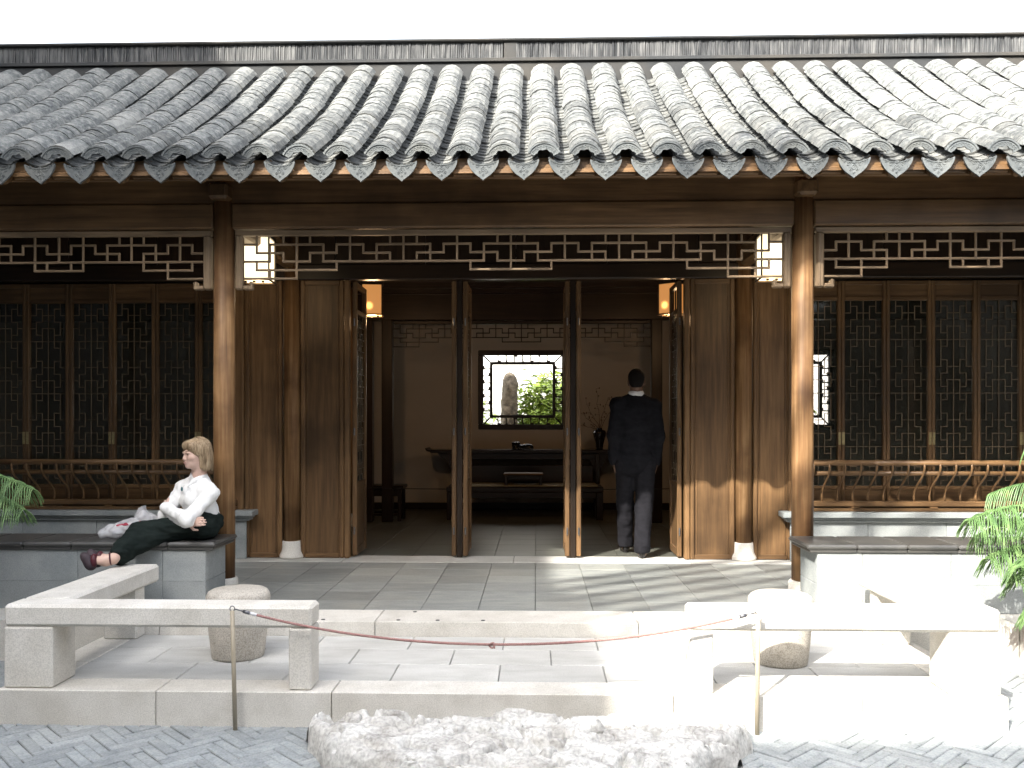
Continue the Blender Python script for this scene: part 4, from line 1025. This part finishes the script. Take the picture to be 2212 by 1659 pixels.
def hand_volumes(mb, wrist, d, n, curl=.6, k=1.0):
    """palm, four unequal fingers and a thumb; d = pointing direction, n = back-of-hand normal"""
    w = Vector(wrist); d = Vector(d).normalized(); n = Vector(n); n = (n - d * n.dot(d)).normalized(); s = d.cross(n)
    m = Matrix((s, d, n)).transposed()
    mb.bl = .006
    mb.ell(w + d * .045 * k, (.036 * k, .05 * k, .014 * k), m)
    for i, (o, L_) in enumerate(((.028, .062), (.010, .072), (-.009, .067), (-.027, .052))):
        a = w + d * .075 * k + s * o * k; p = a; ang = .15
        for L2, r in ((.42, .0085), (.32, .0078), (.26, .007)):
            q = p + (d * math.cos(ang) - n * math.sin(ang)) * L_ * L2 * k; mb.cap2(p, q, r * k, (r - .0008) * k, 8); p = q; ang += curl
    a = w + d * .022 * k + s * .028 * k; b = a + (d * .5 + s * .75 - n * .3).normalized() * .034 * k; c = b + (d * .9 + s * .25 - n * .25).normalized() * .030 * k
    mb.cap2(a, b, .011 * k, .0095 * k, 8); mb.cap2(b, c, .0095 * k, .008 * k, 8); mb.bl = .03

# ---- the woman on the seat wall
wo = tag(empty('person', (-2.22, 6.30, .745)), 'person in white blouse and dark trousers sitting on the seat wall with arms folded', 'person')
hc = Vector((-2.268, 6.29, 1.350)); hm = frame3((-.68, -.73, -.05)); HK = .88
shL, shR = Vector((-2.125, 6.20, 1.075)), Vector((-2.415, 6.42, 1.090))
elL, wrL = Vector((-2.225, 6.02, .905)), Vector((-2.435, 6.17, .975))
elR, wrR = Vector((-2.475, 6.24, .905)), Vector((-2.245, 6.065, .882))
hipL, knL, anL = Vector((-2.185, 6.22, .845)), Vector((-2.575, 6.06, .815)), Vector((-2.598, 5.73, .682))
hipR, knR, anR = Vector((-2.245, 6.38, .845)), Vector((-2.50, 6.04, .775)), Vector((-2.62, 5.78, .672))
b = VOL(); head_volumes(b, hc, hm, HK)
nb = Vector((-2.262, 6.325, 1.14))
b.cap2(hc + hm @ Vector((0, -.025, -.055)), nb, .050, .056)
b.cap2(nb - Vector((0, 0, .03)), (-2.24, 6.33, .95), .05, .09); b.cap2((-2.24, 6.33, .95), (-2.215, 6.31, .86), .10, .10)
b.limb((nb - Vector((0, 0, .03)), .04), (shR, .035), (elR, .030), (wrR, .024)); b.limb((nb - Vector((0, 0, .03)), .04), (shL, .035), (elL, .030), (wrL, .024))
b.limb((hipR, .075), (knR, .05), (anR, .030)); b.limb((hipL, .075), (knL, .05), (anL, .030)); b.limb((hipL, .075), (hipR, .075))
ftL, ftR = anL + Vector((-.115, -.045, -.002)), anR + Vector((-.10, .0, .012))
b.limb((anL, .029), (anL + Vector((-.045, -.015, -.012)), .030), (ftL, .026)); b.limb((anR, .029), (ftR, .026))
hand_volumes(b, wrR + Vector((.012, -.012, 0)), (.95, -.16, .12), (-.1, -1, .1), .35, .92)
hand_volumes(b, wrL, (-.5, .75, .15), (-.8, -.5, .2), .5, .9)
body = organic('body', b, M['skin'], wo, .0055)
face_bits(wo, hc, hm, HK)
b = VOL()                                             # blouse
for p, r in (((-2.262, 6.33, 1.09), (.125, .105, .075)), ((-2.258, 6.30, 1.02), (.150, .115, .10)), ((-2.235, 6.31, .94), (.135, .115, .09)), ((-2.215, 6.31, .885), (.125, .12, .06))):
    b.ell(p, r, frame3((-.75, -.66, 0)))
b.limb((shL + Vector((-.03, .03, .010)), .060), (shL, .054), (elL, .048), (wrL, .038)); b.limb((shR + Vector((.03, -.03, .01)), .058), (shR, .054), (elR, .047), (wrR + (elR - wrR) * .28, .042))
b.cap2(nb + Vector((.004, .004, .010)), shL, .056, .050); b.cap2(nb + Vector((.004, .004, .010)), shR, .056, .050)
b.cap2(nb + Vector((.006, .004, -.01)), nb + Vector((-.002, .0, .040)), .066, .054)
organic('blouse', b, M['blouse'], wo, .006, .0105, 17, (1, 1, .55))
m2 = frame3((-.75, -.66, 0)); cb = nb + Vector((-.008, -.010, .060)); q = VOL(.008)   # collar: stand and two folded points
ring = [cb + m2 @ Vector((.060 * math.sin(a), .052 * math.cos(a), -.020 - .026 * math.cos(a))) for a in [R(28) + R(304) * i / 14 for i in range(15)]]
q.tube(ring, [.010] * 15); q.tube([p - Vector((0, 0, .012)) for p in ring], [.013] * 15)
for s in (-1, 1):
    q.cap2(cb + m2 @ Vector((s * .034, .046, -.044)), cb + m2 @ Vector((s * .040, .074, -.080)), .013, .007); q.cap2(cb + m2 @ Vector((s * .050, .030, -.034)), cb + m2 @ Vector((s * .040, .074, -.080)), .012, .007)
organic('collar', q, M['blouse'], wo, .0045)
MB().ell((-2.335, 6.205, 1.105), (.014, .007, .017), frame3((-.75, -.66, 0))).build('brooch', M['brooch'], wo, True)
q = VOL(.015); q.limb((wrL, .0425), (wrL + (elL - wrL) * .22, .044)); q.limb((wrR + (elR - wrR) * .16, .036), (wrR + (elR - wrR) * .36, .045)); organic('cuff', q, M['blouse'], wo, .006)
b = VOL(); b.limb((hipL, .098), (knL, .072), (anL + (knL - anL) * .20, .064)); b.limb((hipR, .098), (knR, .070), (anR + (knR - anR) * .2, .060)); b.cap2(hipL, hipR, .100, .100); b.ell((-2.20, 6.30, .86), (.135, .125, .085), frame3((-.8, -.55, 0)))
b.cap2((-2.40, 6.20, .80), (-2.21, 6.31, .81), .075, .09)
organic('trousers', b, M['trousers'], wo, .0075, .013, 15, (.55, .7, 1.5))
MB().lathe(-2.213, 6.312, [(.122, .865), (.126, .875), (.124, .905), (.115, .91)], 28).build('waistband', M['waist'], wo, True)
b = VOL()                                             # bobbed hair
def HE(p, r): b.ell(hc + hm @ (Vector(p) * HK), tuple(v * HK for v in r), hm)
HE((0, -.022, .046), (.088, .104, .088)); HE((0, -.060, -.035), (.086, .058, .098)); HE((0, .045, .090), (.062, .040, .022))
for s in (-1, 1):
    HE((s * .070, -.045, -.035), (.026, .046, .098)); HE((s * .064, .012, .045), (.018, .034, .044)); HE((s * .066, -.038, -.105), (.024, .032, .026)); HE((s * .048, .060, .070), (.028, .024, .026))
HE((0, -.075, -.105), (.072, .036, .030))
b.cut = 1; HE((0, .115, -.045), (.060, .085, .100)); b.cut = 0
organic('hair', b, M['hair'], wo, .0055, .0025, 60, (1, 1, .12))
q = MB(); r_ = random.Random(17)                      # loose strands over the bob
for k in range(230):
    a = R(r_.uniform(80, 280)); t1 = r_.uniform(.75, 1.08); off = r_.uniform(.0, .006); pts = []
    for i in range(9):
        t = i / 8 * t1
        if t < .42:
            e = t / .42 * math.pi / 2; x, y, z = .090 * math.sin(e) * math.sin(a), -.020 + .106 * math.sin(e) * math.cos(a), .048 + .090 * math.cos(e)
        else:
            e = (t - .42) / .58; b_ = 1 - .10 * e * e + .03 * math.sin(e * 3); x, y, z = .094 * b_ * math.sin(a), -.020 + .106 * b_ * math.cos(a) - .014 * e, .048 - .175 * e
        n_ = Vector((x, y + .02, max(0, z - .048))).normalized(); pts.append(hc + hm @ ((Vector((x, y, z)) + n_ * off) * HK))
    q.tube(pts, [.0022, .003, .003, .003, .003, .0028, .0026, .002, .0008], 4)
q.build('hair_strands', M['hair'], wo, True)
for an, ft, s in ((anL, ftL, 0), (anR, ftR, 1)):     # shoes: sole, upper, strap
    d = (ft - an); d.z = 0; d.normalize(); mm = frame3(d, (0, 0, 1)); c = ft + Vector((-.005, 0, 0))
    tl = Matrix.Rotation(R(52), 3, 'X'); mt = mm @ tl
    q = VOL(.015); q.ell(c + Vector((-.028, 0, .0)), (.040, .062, .034), mt); q.ell(c + Vector((-.012, .0, -.03)), (.036, .042, .036), mt); sh = organic('shoe', q, M['sole'], wo, .006)
    q = VOL(.015); q.ell(c + Vector((.012, .0, -.004)), (.037, .024, .046), mm); organic('shoe_upper', q, M['shoe_m'], wo, .006)
    q = MB(); q.tube([an + d * .018 + mm @ Vector((.036 * math.cos(a), .004 * math.sin(a), .037 * math.sin(a))) for a in [i * math.pi / 9 for i in range(19)]], .0055, 6); q.build('ankle_strap', M['shoe_m'], wo, True)

# ---- carrier bag beside her
pb = empty('carrier_bag', (-2.75, 6.32, .745)); tag(pb, 'crumpled milky plastic carrier bag with red print on the seat wall', 'bag')
b = VOL(.03)
for p, r in (((-2.90, 6.27, .785), (.062, .085, .040)), ((-2.82, 6.28, .795), (.09, .10, .052)), ((-2.73, 6.30, .815), (.09, .095, .072)), ((-2.66, 6.31, .85), (.05, .06, .10)), ((-2.60, 6.33, .83), (.07, .07, .08))): b.ell(p, r)
b.cut = 1; b.box(-3.2, -2.3, 6.0, 6.7, .6, .7468)
organic('plastic_film', b, M['bag'], pb, .008, .016, 17)
q = MB(); q.prism([(-.07, 0), (.0, .13), (.03, .145), (.05, .06), (.09, .02), (.05, -.03), (-.03, -.03)], lambda u, v: (-2.69 + u, 6.30 - .02 * v, .83 + v), (0, .05, .0)); q.build('gusset', M['bag'], pb)
q = VOL(.01); r_ = random.Random(9)
for k in range(5):
    pts = [Vector((-2.655 + .022 * i + r_.uniform(-.008, .008), 6.245 + .02 * r_.random(), .80 + .018 * k * .6 + .028 * math.sin(i * .6 + k * .5))) for i in range(6)]
    q.tube(pts, [.006, .012, .014, .014, .012, .005], 7)
organic('red_print', q, M['red_cloth'], pb, .006)
q = VOL(.015); q.ell((-2.78, 6.235, .835), (.055, .02, .018)); q.ell((-2.74, 6.225, .845), (.035, .018, .016)); organic('red_wrap', q, M['red_cloth'], pb, .006, .004, 30)

# ---- the man walking in
mn = tag(empty('person', (1.15, 8.55, ZF)), 'person in a dark suit seen from behind stepping through the doorway', 'person')
k = 1.0; X = 1.150
hc2 = Vector((X + .005, 8.50, 1.968)); hm2 = frame3((.10, 1, -.04))
sl, sr = Vector((X - .178, 8.50, 1.745)), Vector((X + .178, 8.50, 1.735))
el, er = Vector((X - .212, 8.49, 1.45)), Vector((X + .216, 8.49, 1.44))
wl, wr = Vector((X - .208, 8.56, 1.20)), Vector((X + .206, 8.57, 1.19))
hl, hr = Vector((X - .095, 8.56, 1.18)), Vector((X + .095, 8.55, 1.18))
kl, kr = Vector((X - .085, 8.70, .76)), Vector((X + .085, 8.56, .74))
al, ar = Vector((X - .065, 8.83, .365)), Vector((X + .052, 8.43, .365))
b = VOL(); head_volumes(b, hc2, hm2, 1.03)
n2 = Vector((X, 8.49, 1.80)); b.cap2(hc2 + hm2 @ Vector((0, -.03, -.05)), n2, .058, .060); b.cap2(n2, (X, 8.53, 1.5), .055, .07); b.cap2((X, 8.53, 1.5), (X, 8.56, 1.22), .07, .07)
b.limb((n2, .045), (sl, .04), (el, .034), (wl, .028)); b.limb((n2, .045), (sr, .04), (er, .034), (wr, .028))
b.limb((hl, .08), (kl, .055), (al, .038)); b.limb((hr, .08), (kr, .055), (ar, .038)); b.cap2(hl, hr, .08, .08)
for a_ in (al, ar): b.limb((a_, .038), (a_ + Vector((0, .0, -.04)), .036), (a_ + Vector((0, .15, -.055)), .028))
hand_volumes(b, wl, (.12, .22, -.95), (-1, .1, 0), .3); hand_volumes(b, wr, (-.12, .22, -.95), (1, .1, 0), .3)
organic('body', b, M['skin_dark'], mn, .0075)
b = VOL(); b.ell(hc2 + hm2 @ Vector((0, -.022, .036)), (.081, .098, .088), hm2); b.ell(hc2 + hm2 @ Vector((0, -.065, -.015)), (.066, .038, .06), hm2)
organic('hair', b, M['hair_black'], mn, .006, .0015, 90)
MB().lathe(X, 8.49, [(.074, 1.82), (.076, 1.855), (.071, 1.874), (.066, 1.875), (.066, 1.82)], 24).build('shirt_collar', M['shirt'], mn, True)
b = VOL(); m2 = frame3((0, 1, 0))
for p, r in (((X, 8.51, 1.68), (.185, .115, .10)), ((X, 8.51, 1.55), (.185, .122, .14)), ((X, 8.53, 1.38), (.168, .120, .14)), ((X, 8.545, 1.24), (.180, .130, .12))): b.ell(p, r, m2, 20, 12)
b.limb(((X - .06, 8.49, 1.80), .045), (sl, .062), (el, .062), (wl, .048)); b.limb(((X + .06, 8.49, 1.80), .045), (sr, .062), (er, .062), (wr, .048))
b.limb((sl, .062), (sr, .062)); b.cap2((X, 8.485, 1.74), (X, 8.488, 1.80), .10, .078)
b.limb(((X - .078, 8.55, 1.14), .10), ((X + .078, 8.55, 1.14), .10)); b.limb(((X - .05, 8.545, 1.2), .12), ((X + .05, 8.545, 1.2), .12))
organic('jacket', b, M['suit'], mn, .009, .008, 11, (1, 1, .6))
b = VOL(); b.limb((hl, .105), (kl, .084), (al + Vector((0, -.005, .03)), .072), (al + Vector((0, 0, -.03)), .074)); b.limb((hr, .105), (kr, .085), (ar + Vector((0, .01, .03)), .074), (ar + Vector((0, .012, -.03)), .078)); b.cap2(hl, hr, .105, .105)
b.cut = 1; b.box(X - .5, X + .5, 8.0, 9.3, .1, ZF + .055); b.cut = 0
organic('trousers', b, M['suit_t'], mn, .010, .008, 11, (1, 1, .7))
for a_, yaw in ((al, .05), (ar, -.14)):
    mm = frame3((-math.sin(yaw), math.cos(yaw), 0)); g0 = Vector((a_.x, a_.y, ZF + .002))
    q = VOL(.015); q.ell(g0 + mm @ Vector((0, .0, .048)), (.040, .05, .048), mm); q.ell(g0 + mm @ Vector((0, .09, .036)), (.048, .10, .034), mm); q.ell(g0 + mm @ Vector((0, .165, .03)), (.042, .06, .028), mm); organic('shoe', q, M['shoe_b'], mn, .007)
    q = MB(); q.prism([(.036 * math.cos(t) * (1.15 if math.sin(t) > 0 else 1), (.125 * math.sin(t) + .085)) for t in [i * math.pi / 8 for i in range(16)]], lambda u, v: g0 + mm @ Vector((u, v, 0)), (0, 0, .02)); q.build('shoe_sole', M['shoe_b'], mn)
